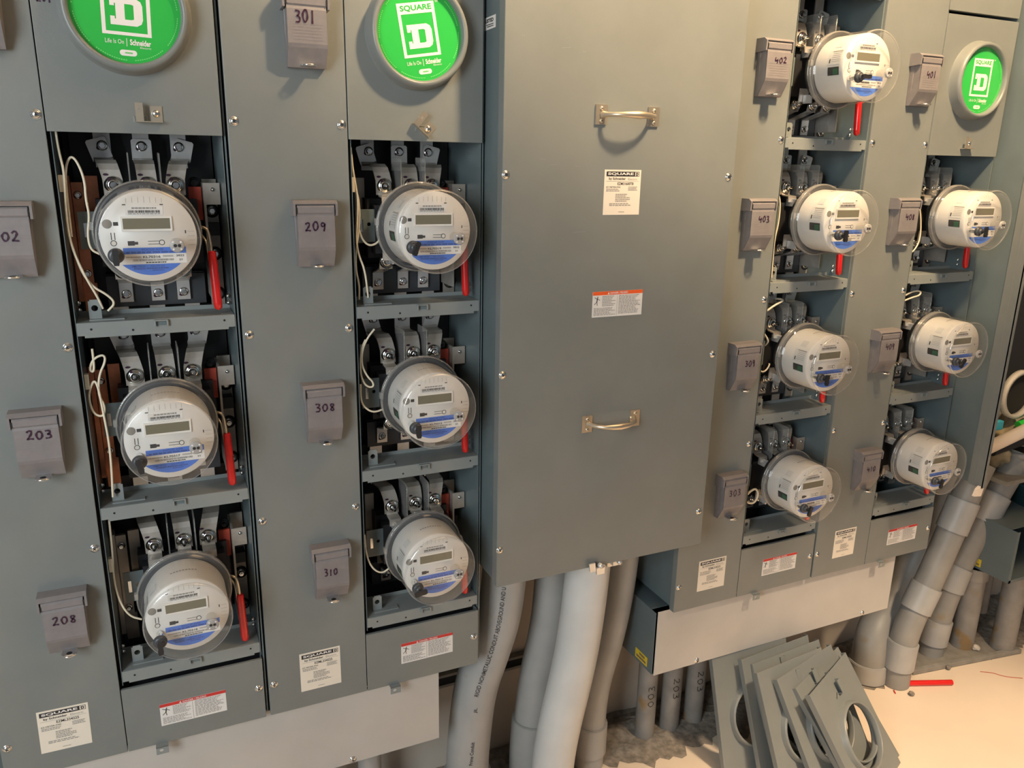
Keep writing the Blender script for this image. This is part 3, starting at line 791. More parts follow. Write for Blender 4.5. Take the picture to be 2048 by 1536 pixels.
# ------------------------------------------------------------------ meters
YF, YD, YC = -.011, -.122, -.0952
RF, RD, RC = .0876, .0783, .0745
def meter_proto():
    t = thing('electric_meter', 'meter', 'electric meter', (0, 0, 0), 'round electric meters plugged into the stacks')
    b = MB()
    b.lathe([(.0, .020), (.078, .020), (.080, .004), (.086, .002), (.086, -.006), (.080, -.006), (.0, -.006)], 0, 0, 64)
    for x in (-.049, 0.008, .055):
        for z in (.031, -.076): b.box(x - .002, x + .002, .018, .045, z, z + .02, 1)
    part('meter_base', b, ['darkblock', 'steel'], t)
    b = MB()
    b.lathe([(.0885, .003), (.0893, -.002), (.0893, -.008), (.0870, -.0095), (.0862, -.008), (.0862, .003)], 0, 0, 72, close=True)
    a = math.radians(172)
    b.box(.0885 * math.cos(a) - .004, .0885 * math.cos(a) + .003, -.011, -.002, .0885 * math.sin(a) - .007, .0885 * math.sin(a) + .006)
    part('sealing_ring', b, ['clear_edge'], t, label='clear sealing ring with a small catch')
    b = MB()
    b.lathe([(.0872, -.006), (.0876, -.011), (.0868, -.016), (.0830, -.0175), (.0815, -.022), (.0787, -.112), (.0780, -.118), (.0760, -.1216), (.0735, -.1225), (.04, -.1228), (0, -.1228)], 0, 0, 72)
    b.lathe([(.0785, -.1165), (.0795, -.119), (.0785, -.1215), (.0765, -.1228)], 0, 0, 72, 1)
    b.lathe([(.0876, -.009), (.0884, -.0125), (.0872, -.016)], 0, 0, 72, 1)
    part('clear_cover', b, ['clear', 'clear_edge'], t, label='clear plastic dome over the meter')
    b = MB()
    b.lathe([(.074, -.006), (.0755, -.012), (.0750, -.088), (.0745, -.0935), (.0735, -.0952), (.0, -.0952)], 0, 0, 64)
    def cylf(r):           # map (angle in degrees, depth) onto the barrel
        return lambda u, w: (r * math.cos(math.radians(u)), w, r * math.sin(math.radians(u)))
    g = cylf(.0757); g2 = cylf(.0760)
    def cq(a0, a1, y0, y1, mi, fn=g, n=6):
        for i in range(n):
            u0 = a0 + (a1 - a0) * i / n; u1 = a0 + (a1 - a0) * (i + 1) / n
            b.add([fn(u0, y0), fn(u1, y0), fn(u1, y1), fn(u0, y1)], [(0, 1, 2, 3)], mi)
    cq(181, 195, -.084, -.050, 1); cq(184, 194, -.082, -.066, 2, g2)                  # dark window showing the board
    cq(152, 177, -.086, -.046, 7); cq(153, 155, -.085, -.055, 4, g2)
    for i in range(5): cq(157.5 + i * 3.4, 158.2 + i * 3.4, -.083, -.058, 4, g2)
    cq(167, 174, -.055, -.0515, 5, g2)
    cq(132, 146, -.074, -.054, 7)
    for i in range(9): cq(72 + i * 4.2, 74.6 + i * 4.2, -.058, -.0545, 4, g2, 1)
    cq(263, 277, -.0940, -.084, 6); cq(346, 358, -.0940, -.084, 6)
    f = lambda u, w: (u * RC, -.0954, w * RC); f2 = lambda u, w: (u * RC, -.0957, w * RC)
    for x in (-.45, .31): b.rect(x - .035, x + .035, .69, .712, 0, 5, f)
    b.rect(.75, .775, .06, .13, 0, 5, f)
    b.disc(-.82, .29, .10, 0, 6, 20, f=f); b.rect(-.70, -.60, .25, .33, 0, 5, f)
    for x in (-.765, -.695): b.rect(x - .008, x + .008, -.06, .10, 0, 5, f)
    b.disc(-.73, -.13, .065, 0, 5, 18, f=f); b.disc(-.73, -.13, .05, 0, 0, 18, f=f2)
    b.poly([(-.45, -.19), (-.31, -.19), (-.31, -.17), (-.24, -.17), (-.24, -.11), (-.31, -.11), (-.31, -.09), (-.45, -.09)], 0, 5, f)
    for z in (-.10, -.165): b.rect(-.035, .20, z - .006, z + .006, 0, 5, f)
    b.disc(.25, -.133, .062, 0, 5, 20, f=f); b.disc(.25, -.133, .046, 0, 0, 20, f=f2)
    for i in range(7): b.rect(-.40 + i * .12, -.394 + i * .12, .74, .88 - abs(i - 3) * .012, 0, 4, f)
    for z in (.10, .0, -.10, -.2): b.rect(.80, .95, z, z + .006, 0, 4, f)
    part('meter_body', b, ['white', 'hole', 'green_op', 'paper', 'greyink', 'ink', 'strut', 'palegrey'], t)
    b = MB()
    x0, x1, z0, z1 = -.545, .495, .125, .445
    b.box(x0 * RC, x1 * RC, -.0985, -.0953, z0 * RC, z1 * RC, 0)
    b.box(-.508 * RC, .455 * RC, -.0987, -.0984, .174 * RC, .407 * RC, 1)
    part('display', b, ['bezel', 'lcd'], t, bev=.0005, label='rectangular olive liquid crystal display in a pale bezel')
    b = MB()
    b.box(-.43 * RC, .33 * RC, -.0957, -.0953, .48 * RC, .66 * RC, 0)
    k = lambda u, w: (u * RC, -.0960, w * RC)
    b.micro(-.30, .20, .60, .645, 1, 0, 2, k, 5, .8, 0); b.bars(-.38, .27, .525, .58, 0, 1, k, 30); b.micro(-.38, .27, .49, .515, 1, 0, 2, k, 6, .8, 0)
    part('barcode_sticker', b, ['paper', 'ink', 'greyink'], t)
    # reset plunger through the dome
    b = MB()
    cx, cz = -.70 * RC, -.36 * RC
    b.lathe([(.0065, -.096), (.0065, -.120)], cx, cz, 18, 1); b.lathe([(.0118, -.1215), (.0126, -.124), (.0118, -.1285), (.0095, -.131), (.0, -.131)], cx, cz, 24, 0)
    b.lathe([(.0075, -.131), (.007, -.136), (0, -.1365)], cx, cz, 18, 0)
    part('reset_plunger', b, ['darkblock', 'chrome'], t, label='dark reset plunger sticking through the dome')
    b = MB()
    cx, cz = .545 * RC, -.17 * RC
    b.lathe([(.0100, -.0962), (.0095, -.120)], cx, cz, 20, 2); b.lathe([(.0112, -.1225), (.0115, -.1262), (.0100, -.1272), (0, -.1272)], cx, cz, 26, 0)
    for a in range(4): b.disc(cx + .0083 * math.cos(a * 1.571 + .785), cz + .0083 * math.sin(a * 1.571 + .785), .0016, -.1276, 1, 10)
    b.disc(cx - .003, cz, .0028, -.1276, 3, 14); b.disc(cx + .0035, cz, .0028, -.1276, 3, 14)
    part('optical_port', b, ['port', 'paper', 'clear_shield', 'ink'], t, label='round grey optical port')
    return t
PROTO = meter_proto()
KNOB = MB()
KNOB.tube([(0, 0, 0), (0, -.010, 0)], .0035, 12)
KNOB.prism([(-.0035, -.0135), (.0035, -.0135), (.0050, -.008), (.0040, 0), (.0050, .008), (.0035, .0135), (-.0035, .0135), (-.0050, .008), (-.0040, 0), (-.0050, -.008)], -.0150, -.009)
KNOB = KNOB.mesh('reset_handle', ['black'])
def plate(serial):
    b = MB()
    f0 = lambda u, w: (u * RC, -.0955, w * RC); f = lambda u, w: (u * RC, -.0958, w * RC)
    def chord(z): return math.sqrt(max(.86 ** 2 - z * z, 0))
    b.rect(-.56, .74, -.38, -.24, 0, 1, f0)
    b.rect(-.56, .74, -.60, -.38, 0, 0, f0)
    a0 = math.asin(-.61 / .86); n = 24
    pts = [(.86 * math.cos(math.pi - a0 + (math.pi + 2 * a0) * i / n), .86 * math.sin(math.pi - a0 + (math.pi + 2 * a0) * i / n)) for i in range(n + 1)]
    b.add([f0(*p) for p in pts], [tuple(range(n + 1))], 1)
    b.text('FOCUS AXR', -.18, .27, -.305, -.262, 0, 3, .02, f); b.micro(-.50, .66, -.365, -.325, 1, 0, 3, f, 4, .9, 0)
    if serial: b.text(serial, -.17, .19, -.475, -.42, 0, 2, .02, f)
    else: b.micro(-.17, .19, -.475, -.42, 1, 0, 2, f, 9, 1, 0)
    b.micro(-.52, -.2, -.46, -.435, 1, 0, 4, f, 7, 1, 0); b.micro(.24, .46, -.46, -.42, 2, 0, 4, f, 8, .7, 0)
    b.text('3822', .52, .69, -.455, -.41, 0, 2, .015, f); b.text('5Y', .58, .66, -.55, -.505, 0, 2, .015, f)
    b.bars(-.38, .47, -.54, -.495, 0, 4, f, 44); b.micro(-.12, .30, -.585, -.56, 1, 0, 2, f, 5, 1, 0)
    b.text('AMI TECH', -.42, -.15, -.675, -.635, 0, 3, .01, f); b.text('034 370 034', -.03, .26, -.675, -.635, 0, 3, .01, f)
    b.micro(-.12, .34, -.72, -.69, 1, 0, 3, f, 3, 1, 0); b.micro(-.38, -.14, -.73, -.69, 2, 0, 3, f, 2, .7, 0); b.micro(.0, .24, -.76, -.74, 1, 0, 3, f, 3, 1, 0)
    return b.mesh('nameplate', ['paper', 'blue', 'ink', 'blueink', 'greyink'])
BLANKP = plate(None)
meters = [(X1, 0, 'KL70316', 0, 'electric meter between breaker box 202 and a long red lever grip, seen nearly head-on'),
          (X1, 1, 'KL70317', -12, 'electric meter beside breaker box 203, second down in the leftmost stack'),
          (X1, 2, 'KL70318', 0, 'lowest electric meter of the leftmost stack, beside breaker box 208'),
          (X2, 0, 'KL70319', 20, 'electric meter right of breaker box 209'),
          (X2, 1, 'KL70312', 0, 'electric meter right of breaker box 308'),
          (X2, 2, 'KL70313', 80, 'electric meter right of breaker box 310'),
          (X3, -1, None, 90, 'topmost open electric meter, right of breaker box 402'),
          (X3, 0, None, 0, 'electric meter right of breaker box 403'),
          (X3, 1, None, 0, 'electric meter right of breaker box 309'),
          (X3, 2, None, 15, 'electric meter right of breaker box 303, above the leaning pile of covers'),
          (X4, 0, None, 0, 'electric meter right of breaker box 408, below the green disc'),
          (X4, 1, None, 35, 'electric meter right of breaker box 409'),
          (X4, 2, None, 10, 'lowest electric meter of the rightmost stack, beside breaker box 410')]
for i, (x0, row, ser, ka, lab) in enumerate(meters):
    t = PROTO if i == 0 else copy_tree(PROTO)
    t.location = (x0 + .3437, 0, -.1915 - PITCH * row + ZO); t['label'] = lab
for i, (x0, row, ser, ka, lab) in enumerate(meters):
    t = [o for o in COL.objects if o.get('label') == lab][0]
    put(plate(ser) if ser else BLANKP, 'nameplate', t, label='blue and white nameplate')
    rp = [c for c in t.children if c.name.startswith('reset_plunger')][0]
    k = put(KNOB, 'reset_handle', rp, (-.70 * RC, -.135, -.36 * RC)); k.rotation_euler = (0, math.radians(ka), 0)

# ------------------------------------------------------------------ seal / communication wires in the bays
def wire(x0, pts, label, r=.0021, pad=None):
    t = smooth([(x0 + a, b, c) for a, b, c in pts], 3)
    b = MB(); b.tube(t, r, 8)
    if pad: 
        X, Y, Z = pad; b.box(x0 + X - .0035, x0 + X + .0035, Y - .006, Y + .006, Z - .014, Z + .014)
    base = min(t, key=lambda p: p[2])
    single('white_wire', b, ['wire'], label, 'wire', base, 'cream wires inside the meter bays')
wire(X1, [(.2185, .012, -.018), (.219, .014, -.055), (.223, .016, -.088), (.221, .016, -.117), (.2185, .016, -.154), (.218, .016, -.197), (.223, .018, -.231), (.237, .022, -.276), (.250, .026, -.307), (.256, .032, -.330)], 'long cream wire down the left side of the meter bay beside breaker box 202', pad=(.2165, .022, -.110))
wire(X1, [(.2215, .022, -.200), (.222, .028, -.113), (.226, .03, -.080), (.235, .03, -.064), (.244, .03, -.073), (.252, .03, -.104), (.250, .03, -.138), (.253, .03, -.164), (.246, .03, -.198), (.248, .03, -.224), (.262, .03, -.232)], 'looped cream wire ending at the meter beside breaker box 202')
wire(X1, [(.2185, .024, -.205), (.228, .026, -.258), (.244, .026, -.289), (.266, .026, -.304), (.278, .026, -.320), (.264, .028, -.334)], 'short cream wire curling behind the hole tab in the bay beside breaker box 202')
wire(X1, [(.2315, .02, -.400), (.231, .02, -.444), (.2225, .02, -.44), (.23, .02, -.419), (.249, .02, -.411), (.251, .02, -.424), (.237, .02, -.450), (.232, .02, -.487), (.241, .02, -.510), (.236, .02, -.530), (.221, .02, -.523), (.216, .02, -.5), (.218, .02, -.476), (.232, .02, -.452), (.237, .018, -.526), (.240, .018, -.576), (.239, .018, -.626), (.235, .02, -.690)], 'cream wire tied in a figure of eight in the bay beside breaker box 203', pad=(.2165, .022, -.46))
wire(X1, [(.2235, .02, -.735), (.2225, .02, -.799), (.218, .02, -.863), (.224, .02, -.914), (.238, .02, -.948), (.259, .02, -.960)], 'cream wire curving to the meter in the bay beside breaker box 208', pad=(.2165, .022, -.83))
wire(X2, [(.2155, .02, -.040), (.218, .02, -.082), (.222, .02, -.106), (.226, .02, -.139), (.224, .02, -.178), (.220, .02, -.217), (.224, .02, -.247), (.236, .02, -.277), (.243, .028, -.335)], 'cream wire running to the hole tab in the bay beside breaker box 209', pad=(.2165, .022, -.11))
wire(X2, [(.2165, .024, -.060), (.223, .026, -.112), (.231, .026, -.149), (.228, .026, -.197), (.2205, .026, -.237), (.2185, .026, -.277), (.225, .026, -.307), (.224, .028, -.338)], 'second cream wire crossing the first in the bay beside breaker box 209')
wire(X2, [(.2265, .03, -.190), (.235, .03, -.218), (.248, .03, -.230), (.263, .03, -.227), (.272, .03, -.217)], 'short cream wire curving to the meter beside breaker box 209')
wire(X2, [(.2325, .02, -.421), (.2215, .02, -.442), (.219, .02, -.49), (.226, .02, -.514), (.237, .02, -.524), (.247, .02, -.523), (.2455, .02, -.512), (.234, .02, -.500), (.2225, .02, -.474), (.225, .02, -.442), (.237, .02, -.417), (.252, .02, -.400)], 'cream wire looped in the bay beside breaker box 308')
wire(X2, [(.219, .02, -.515), (.2185, .02, -.555), (.232, .02, -.573), (.248, .02, -.580), (.267, .02, -.575)], 'short cream wire curving to the meter beside breaker box 308')
wire(X2, [(.2165, .02, -.860), (.218, .02, -.897), (.224, .02, -.929), (.238, .02, -.953), (.255, .02, -.962), (.269, .02, -.954)], 'short cream wire curving to the meter beside breaker box 310')
wire(X3, [(.2215, .02, -.125), (.233, .02, -.150), (.234, .02, -.20), (.226, .02, -.24), (.228, .02, -.30), (.230, .02, -.338)], 'cream wire hanging at the left of the meter bay beside breaker box 403')
wire(X3, [(.2265, .02, -.424), (.252, .02, -.410), (.284, .02, -.398), (.290, .06, -.402)], 'cream wire bent over a strap in the bay beside breaker box 309', .0028)
wire(X3, [(.2265, .02, -.486), (.236, .02, -.496), (.243, .02, -.508), (.242, .03, -.52)], 'short cream wire end in the bay beside breaker box 309')
wire(X3, [(.2265, .02, -.586), (.236, .02, -.590), (.248, .02, -.584), (.256, .02, -.570), (.262, .03, -.572)], 'hooked cream wire in the bay beside breaker box 309')
wire(X3, [(.2265, .02, -.940), (.235, .02, -.932), (.255, .02, -.926), (.267, .02, -.946), (.257, .02, -.969), (.239, .02, -.970), (.226, .02, -.962)], 'curled cream wire in the bay beside breaker box 303', .003)
wire(X4, [(.2255, .02, -.150), (.242, .02, -.180), (.254, .02, -.227), (.254, .02, -.262), (.238, .02, -.284), (.226, .02, -.290)], 'cream wire bowed out of the bay beside breaker box 408')
wire(X4, [(.2255, .02, -.412), (.250, .02, -.402), (.275, .02, -.398), (.294, .02, -.402), (.290, .02, -.413), (.262, .02, -.417), (.2265, .02, -.426)], 'cream wire hairpin in the bay beside breaker box 409', .0025)

# ------------------------------------------------------------------ terminal box
def terminal_box():
    t = thing('terminal_box', 'big grey terminal box with two pull handles, between the meter stacks', 'electrical cabinet', (.77, 0, -.992))
    O = (-.77, 0, .992)
    b = MB()
    b.box(.491, .494, -.066, .27, -.988, ZT); b.box(1.049, 1.052, -.066, .27, -.988, ZT)
    b.box(.494, 1.049, -.066, .27, -.988, -.985); b.box(.494, 1.049, .265, .27, -.985, ZT); b.box(.494, 1.049, -.066, .265, ZT - .003, ZT)
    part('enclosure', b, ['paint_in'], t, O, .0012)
    b = MB()
    b.box(.488, 1.055, -.0905, -.0885, -.992, ZT)
    b.box(.488, .490, -.0885, -.064, -.992, ZT); b.box(1.053, 1.055, -.0885, -.064, -.992, ZT); b.box(.49, 1.053, -.0885, -.064, -.992, -.990)
    for (x, z, L, a) in ((.62, .155, .020, .1), (.66, .150, .008, .0), (.575, -.055, .013, 0), (.60, -.065, .014, .05), (.655, -.068, .012, -.05), (.665, -.20, .03, .03), (.72, .06, .004, 1.3), (.56, .00, .005, 1.5), (.64, -.12, .006, 1.3), (.884, -.50, .022, 1.45), (.70, -.26, .012, .3), (.525, .17, .010, 0)):
        c, s_ = math.cos(a) * L / 2, math.sin(a) * L / 2
        b.quad((x - c, -.0907, z - s_ - .0004), (x + c, -.0907, z + s_ - .0004), (x + c, -.0907, z + s_ + .0004), (x - c, -.0907, z - s_ + .0004), 1 if z > -.4 else 2)
    cv = part('cover', b, ['paint', 'paint_light', 'ink'], t, O, .0012)
    for z in (-.086, -.494, -.90, .32): screw(cv, .4945, z, -.0905, z); screw(cv, 1.0405, z, -.0905, z * 2)
    for zc in (.034, -.627):
        p = MB()
        for xa in (.690, .816): p.box(xa, xa + .026, -.0945, -.0905, zc - .0195, zc + .0195)
        for xa in (.703, .829):
            for dz in (.012, -.012):
                p.lathe([(.0042, 0), (.0040, -.0016), (.0022, -.003), (0, -.0032)], xa, zc + dz, 14, 0, y0=-.0945); p.disc(xa, zc + dz, .0011, -.0979, 1, 8)
        path = [(.7065, -.0935, zc), (.7095, -.103, zc), (.716, -.116, zc), (.728, -.127, zc), (.748, -.1335, zc), (.766, -.1355, zc), (.784, -.1335, zc), (.804, -.127, zc), (.816, -.116, zc), (.8225, -.103, zc), (.8255, -.0935, zc)]
        p.tube(path, [.0075, .0050, .0045, .0048, .0065, .0078, .0065, .0048, .0045, .0050, .0075], 16)
        part('pull_handle', p, ['nickel', 'hole'], t, O, label='pale metal pull handle, upper' if zc > 0 else 'pale metal pull handle, lower')
    rating(cv, .719, .8085, -.1660, -.0735, -.0905, 'EZM31600TB')
    danger(cv, .704, .831, -.3845, -.3285, -.0905, 'orange')
    # small approval sticker on the side
    b = MB(); f = lambda u, w: (.4905 - .0, u, w)
    b.add([(.4905, .016, .187), (.4905, -.041, .188), (.4905, -.041, .211), (.4905, .016, .210)], [(0, 3, 2, 1)], 0)
    g = lambda u, w: (.4902, u, w)
    b.text('LISTED', .010, -.030, .200, .207, 0, 1, .04, g); b.micro(-.030, .008, .190, .197, 2, 0, 1, g, 4, .5)
    part('approval_sticker', b, ['paper', 'ink'], t, O)
    # conduit bushing clamp at the bottom edge
    b = MB()
    b.lathe([(.060, 0), (.065, .004), (.065, .028), (.060, .032)], 0, 0, 40, 0)
    for v in range(len(b.v)): x, y, z = b.v[v]; b.v[v] = (.795 + x, .020 + z, -.992 - y)
    b.box(.798, .838, -.062, -.046, -1.020, -.998, 1); b.box(.806, .816, -.075, -.050, -1.012, -.975, 1); b.box(.770, .792, -.058, -.046, -1.028, -1.008, 1)
    b.strap([(-.062, -1.004), (-.088, -1.004), (-.100, -.998), (-.1005, -.976)], .722, .738, .004, 1, [.03, .012, .004, 0]); b.strap([(-.060, -1.014), (-.090, -1.012), (-.100, -1.008), (-.102, -.990)], .742, .764, .005, 1, [.02, .01, .002, 0])
    b.lathe([(.006, 0), (.006, -.010), (0, -.011)], .752, -.984, 12, 1, y0=-.100)
    b.lathe([(.006, 0), (.006, -.014), (0, -.015)], .828, -1.008, 12, 1, y0=-.060); b.lathe([(.005, 0), (.005, -.010), (0, -.010)], .781, -1.018, 12, 1, y0=-.056)
    part('conduit_hub', b, ['steel_dull', 'steel'], t, O, label='cast metal conduit hub at the lower edge')
terminal_box()

# second terminal box at the far right, its left side towards us
t = thing('terminal_box', 'grey terminal box past the last stack, seen from its side at the right edge', 'electrical cabinet', (2.33, 0, -.985))
O = (-2.33, 0, .985)
b = MB()
b.box(2.064, 2.067, -.108, .27, -.981, ZT); b.box(3.30, 3.303, -.108, .27, -.981, ZT); b.box(2.067, 3.30, .265, .27, -.87, ZT); b.box(2.067, 2.45, .10, .265, -.981, -.978); b.box(2.067, 3.30, -.108, .265, ZT - .003, ZT)
part('enclosure', b, ['paint_in'], t, O, .0012)
b = MB(); b.box(2.061, 2.064, -.132, -.085, -.985, ZT); b.box(2.0605, 2.0625, -.108, -.104, -.985, ZT); b.box(2.061, 2.075, -.132, -.130, -.985, ZT)
part('front_flange', b, ['paint'], t, O)
b = MB(); b.box(2.10, 3.28, .235, .265, -.86, ZT - .02); part('dark_backing', b, ['black'], t, O)  # added black sheet, stands in for the darkness inside the open box
b = MB(); b.prism([(-.018, -.012), (.014, -.016), (.020, .012), (.002, .018), (-.010, .010)], -.004, .004)
o = part('broken_clip', b, ['whitepipe'], t, (2.056 - 2.33, -.125, -.012)); o['label'] = 'broken off pale clip at the lower corner'

# ------------------------------------------------------------------ wire troughs
def trough(x0, x1, y0, label, sticker=False, front=True, xs=()):
    t = thing('wire_trough', label, 'wire trough', ((x0 + x1) / 2, 0, -1.447), 'wire troughs under the meter stacks')
    O = (-(x0 + x1) / 2, 0, 1.447)
    b = MB(); zt, zb = -1.2515, -1.447
    b.box(x0, x0 + .002, y0 + .006, .268, zb, zt); b.box(x1 - .002, x1, y0 + .006, .268, zb, zt); b.box(x0 + .002, x1 - .002, y0 + .006, .268, zb, zb + .002)
    b.box(x0 + .002, x1 - .002, .262, .268, zb + .002, zt)
    b.box(x0 + .002, x1 - .002, y0 + .03, .262, zt - .002, zt)
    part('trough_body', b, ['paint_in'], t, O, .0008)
    b = MB()
    if front: b.box(x0 + .003, x1 - .001, y0, y0 + .0016, zb, zt + .006)
    else: b.box(x0, x0 + .012, y0 + .004, y0 + .006, zb, zt); b.box(x0, x1, y0 + .004, y0 + .006, zb, zb + .012)
    c = part('trough_cover' if front else 'front_lip', b, ['galv' if front else 'paint_in'], t, O, .0006, 'bare beige metal cover' if front else None)
    for x in xs: screw(c, x, zb + .010, y0)
    if sticker:
        b = MB(); yy0, yy1 = sticker
        b.box(x0 - .0006, x0, yy0, yy1, -1.437, -1.408, 0)
        b.rect(yy0 + .006, yy1 - .006, -1.432, -1.425, 0, 1, lambda u, w: (x0 - .0009, u, w)); b.rect(yy0 + .012, yy1 - .02, -1.420, -1.413, 0, 1, lambda u, w: (x0 - .0009, u, w))
        part('yellow_sticker', b, ['yellow', 'nickel'], t, O)
    return t
trough(-1.25, .388, .020, 'beige fronted wire trough under the two left meter stacks', xs=(.17, -.55))
trough(1.020, 1.935, .020, 'beige fronted wire trough under the two right meter stacks, behind the leaning covers', (.050, .110), xs=(1.17, 1.82))
t3 = trough(2.457, 3.2, -.035, 'grey end of a wire trough at the right edge, behind the grey pipes', (.075, .105), False)

# ------------------------------------------------------------------ conduits
def frames(pts):
    pts = [Vector(p) for p in pts]; k = len(pts); out = []
    for i in range(k):
        T = (pts[min(i + 1, k - 1)] - pts[max(i - 1, 0)]).normalized()
        n = Vector((0, -1, 0)); n = (n - T * n.dot(T)).normalized(); out.append((pts[i], T, n, T.cross(n)))
    return out
def conduit(label, pts, r, mt='pvc', couplings=(), print_=None, hand=None, group='grey plastic conduits', it=3):
    P = smooth(pts, it); base = P[-1]
    t = thing('conduit', label, 'conduit', base, group)
    O = tuple(-c for c in base)
    b = MB(); b.tube(P, r, 36)
    F = frames(P); L = [0]
    for a, c in zip(P[:-1], P[1:]): L.append(L[-1] + (Vector(a) - Vector(c)).length)
    def on(s, phi, rr):
        i = 0
        while i < len(L) - 2 and L[i + 1] < s: i += 1
        k = (s - L[i]) / (L[i + 1] - L[i])
        p = F[i][0].lerp(F[i + 1][0], k); n = F[i][2].lerp(F[i + 1][2], k).normalized(); bb = F[i][3].lerp(F[i + 1][3], k).normalized()
        return tuple(p + (n * math.cos(phi) + bb * math.sin(phi)) * rr)
    mats = [mt, 'ink', 'rust']
    if print_:
        for (txt, s0, s1, phi, h) in print_:
            # text runs up the pipe
            b.text(txt, 0, s1 - s0, -h / 2, h / 2, 0, 1, .012, lambda u, w: on(s1 - u, phi + w / r, r + .0005))
    if hand:
        for (txt, s0, s1, phi, h, up) in hand:
            if up: b.hand(txt, 0, s1 - s0, -h / 2, h / 2, 0, 1, .0012, lambda u, w: on(s1 - u, phi + w / r, r + .0006))
            else: b.hand(txt, 0, s1 - s0, -h / 2, h / 2, 0, 1, .0012, lambda u, w: on(s0 + u, phi - w / r, r + .0006))
    part('pipe', b, mats, t, O)
    for (s0, s1) in couplings:
        c = MB(); s1 = min(s1, L[-1] - .0005)
        q = [on(s0 + (s1 - s0) * i / 8, 0, 0) for i in range(9)]
        c.tube(q, r * 1.13, 36); c.tube([on(s0 - .002, 0, 0), on(s0 + .001, 0, 0)], r * 1.09, 36)
        part('coupling', c, ['pvc' if mt != 'pvc_dark' else 'pvc_dark'], t, O)
    return t, L[-1]

conduit('grey conduit nearest the left stack, printed lettering running up its side', [(.600, .10, -.985), (.592, .10, -1.10), (.580, .10, -1.20), (.552, .10, -1.29), (.515, .10, -1.39), (.500, .10, -1.52), (.494, .10, -1.62), (.494, .10, -1.778)], .0572, 'pvc',
        ((.675, .86),), (('RIGID NONMETALLIC CONDUIT ABOVEGROUND AND U', .10, .41, .42, .011), ('Prime Conduit', .54, .61, .25, .010), ('JL', .44, .455, .30, .010)))
conduit('bright pale conduit in front, from the metal hub down past the frame', [(.795, .020, -.985), (.790, .020, -1.10), (.782, .020, -1.20), (.770, .020, -1.30), (.752, .020, -1.40), (.730, .020, -1.50), (.712, .020, -1.62), (.706, .020, -1.778)], .0572, 'pvc_pale')
conduit('grey conduit with a brown stain, half behind the bright one', [(.765, .150, -.985), (.762, .150, -1.15), (.756, .150, -1.26), (.744, .150, -1.34), (.722, .150, -1.45), (.710, .150, -1.57), (.704, .150, -1.68), (.704, .150, -1.778)], .050, 'pvc', ((.60, .80),))
conduit('slimmer grey conduit right of the bright one, ending in a short collar', [(.975, .130, -.985), (.972, .130, -1.08), (.962, .130, -1.22), (.940, .130, -1.36), (.908, .130, -1.47), (.894, .130, -1.56), (.892, .130, -1.65), (.892, .130, -1.778)], .0445, 'pvc', ((.66, .755),))
# the small pipes under the right trough
for x, lab, h, up in ((1.112, 'narrow grey pipe with 300 written down it, first under the right trough', '003', True), (1.205, 'narrow grey pipe with 203 written down it, second under the right trough', '203', False), (1.296, 'narrow grey pipe third under the right trough, closest to the leaning covers', '203', False)):
    conduit(lab, [(x, .165, -1.445), (x, .165, -1.5), (x, .165, -1.6), (x, .165, -1.778)], .0300, 'pvc_dark', (), None, ((h, .135, .215, .15, .020, up),), it=1)
for x, lab in ((.245, 'narrow grey pipe under the end of the left trough'), (.125, 'narrow grey pipe left of the other one under the left trough')):
    conduit(lab, [(x, .165, -1.445), (x, .165, -1.5), (x, .165, -1.6), (x, .165, -1.778)], .0300, 'pvc', it=1)
# big conduits to the right
conduit('thick grey conduit behind the right end of the trough, slanting up to the right', [(2.40, .18, -.985), (2.32, .18, -1.21), (2.237, .18, -1.437), (2.13, .165, -1.56), (2.03, .13, -1.61), (1.998, .11, -1.68), (1.995, .106, -1.778)], .0572, 'pvc_shaded', ((.87, .95),))
conduit('grey jointed conduit rising to the far terminal box, left of the two', [(2.300, .04, -1.00), (2.262, .04, -1.08), (2.246, .04, -1.13), (2.205, .04, -1.24), (2.157, .04, -1.37), (2.122, .04, -1.45), (2.090, .04, -1.52), (2.066, .04, -1.60), (2.062, .04, -1.69), (2.062, .04, -1.778)], .0445, 'pvc_shaded', ((.135, .245), (.45, .54), (.66, .755)))
tt, _ = conduit('grey jointed conduit with an open ringed top, right of the two', [(2.625, .12, -1.04), (2.60, .12, -1.09), (2.545, .12, -1.17), (2.500, .12, -1.26), (2.445, .12, -1.36), (2.400, .12, -1.44), (2.378, .12, -1.51), (2.350, .12, -1.60), (2.338, .12, -1.69), (2.332, .12, -1.778)], .0445, 'pvc_shaded', ((.17, .275), (.46, .55), (.67, .76)))
c = MB(); c.lathe([(.040, 0), (.056, 0), (.057, .022), (.052, .024), (.040, .024)], 0, 0, 40, 0, close=True)
for v in range(len(c.v)): x, y, z = c.v[v]; c.v[v] = (2.632 + x, .12 + z, -1.045 + y + x * .12)
c.disc(2.632, .12, .041, 0, 1, 30, f=lambda u, w: (u, w, -1.030 + (u - 2.632) * .12))
part('lock_ring', c, ['pvc_shaded', 'hole'], tt, (-2.332, -.12, 1.778))
for x, y, lab in ((2.48, .105, 'rust stained grey pipe under the far trough, left one'), (2.603, .030, 'rust flecked grey pipe at the corner of the floor channel, front right one')):
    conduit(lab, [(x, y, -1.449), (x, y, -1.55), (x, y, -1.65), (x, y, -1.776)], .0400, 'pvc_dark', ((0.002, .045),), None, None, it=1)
conduit('thin dark pipe between the two rust stained ones', [(2.62, .150, -1.449), (2.62, .150, -1.55), (2.62, .150, -1.6), (2.62, .150, -1.69)], .026, 'pvc_dark', it=1)

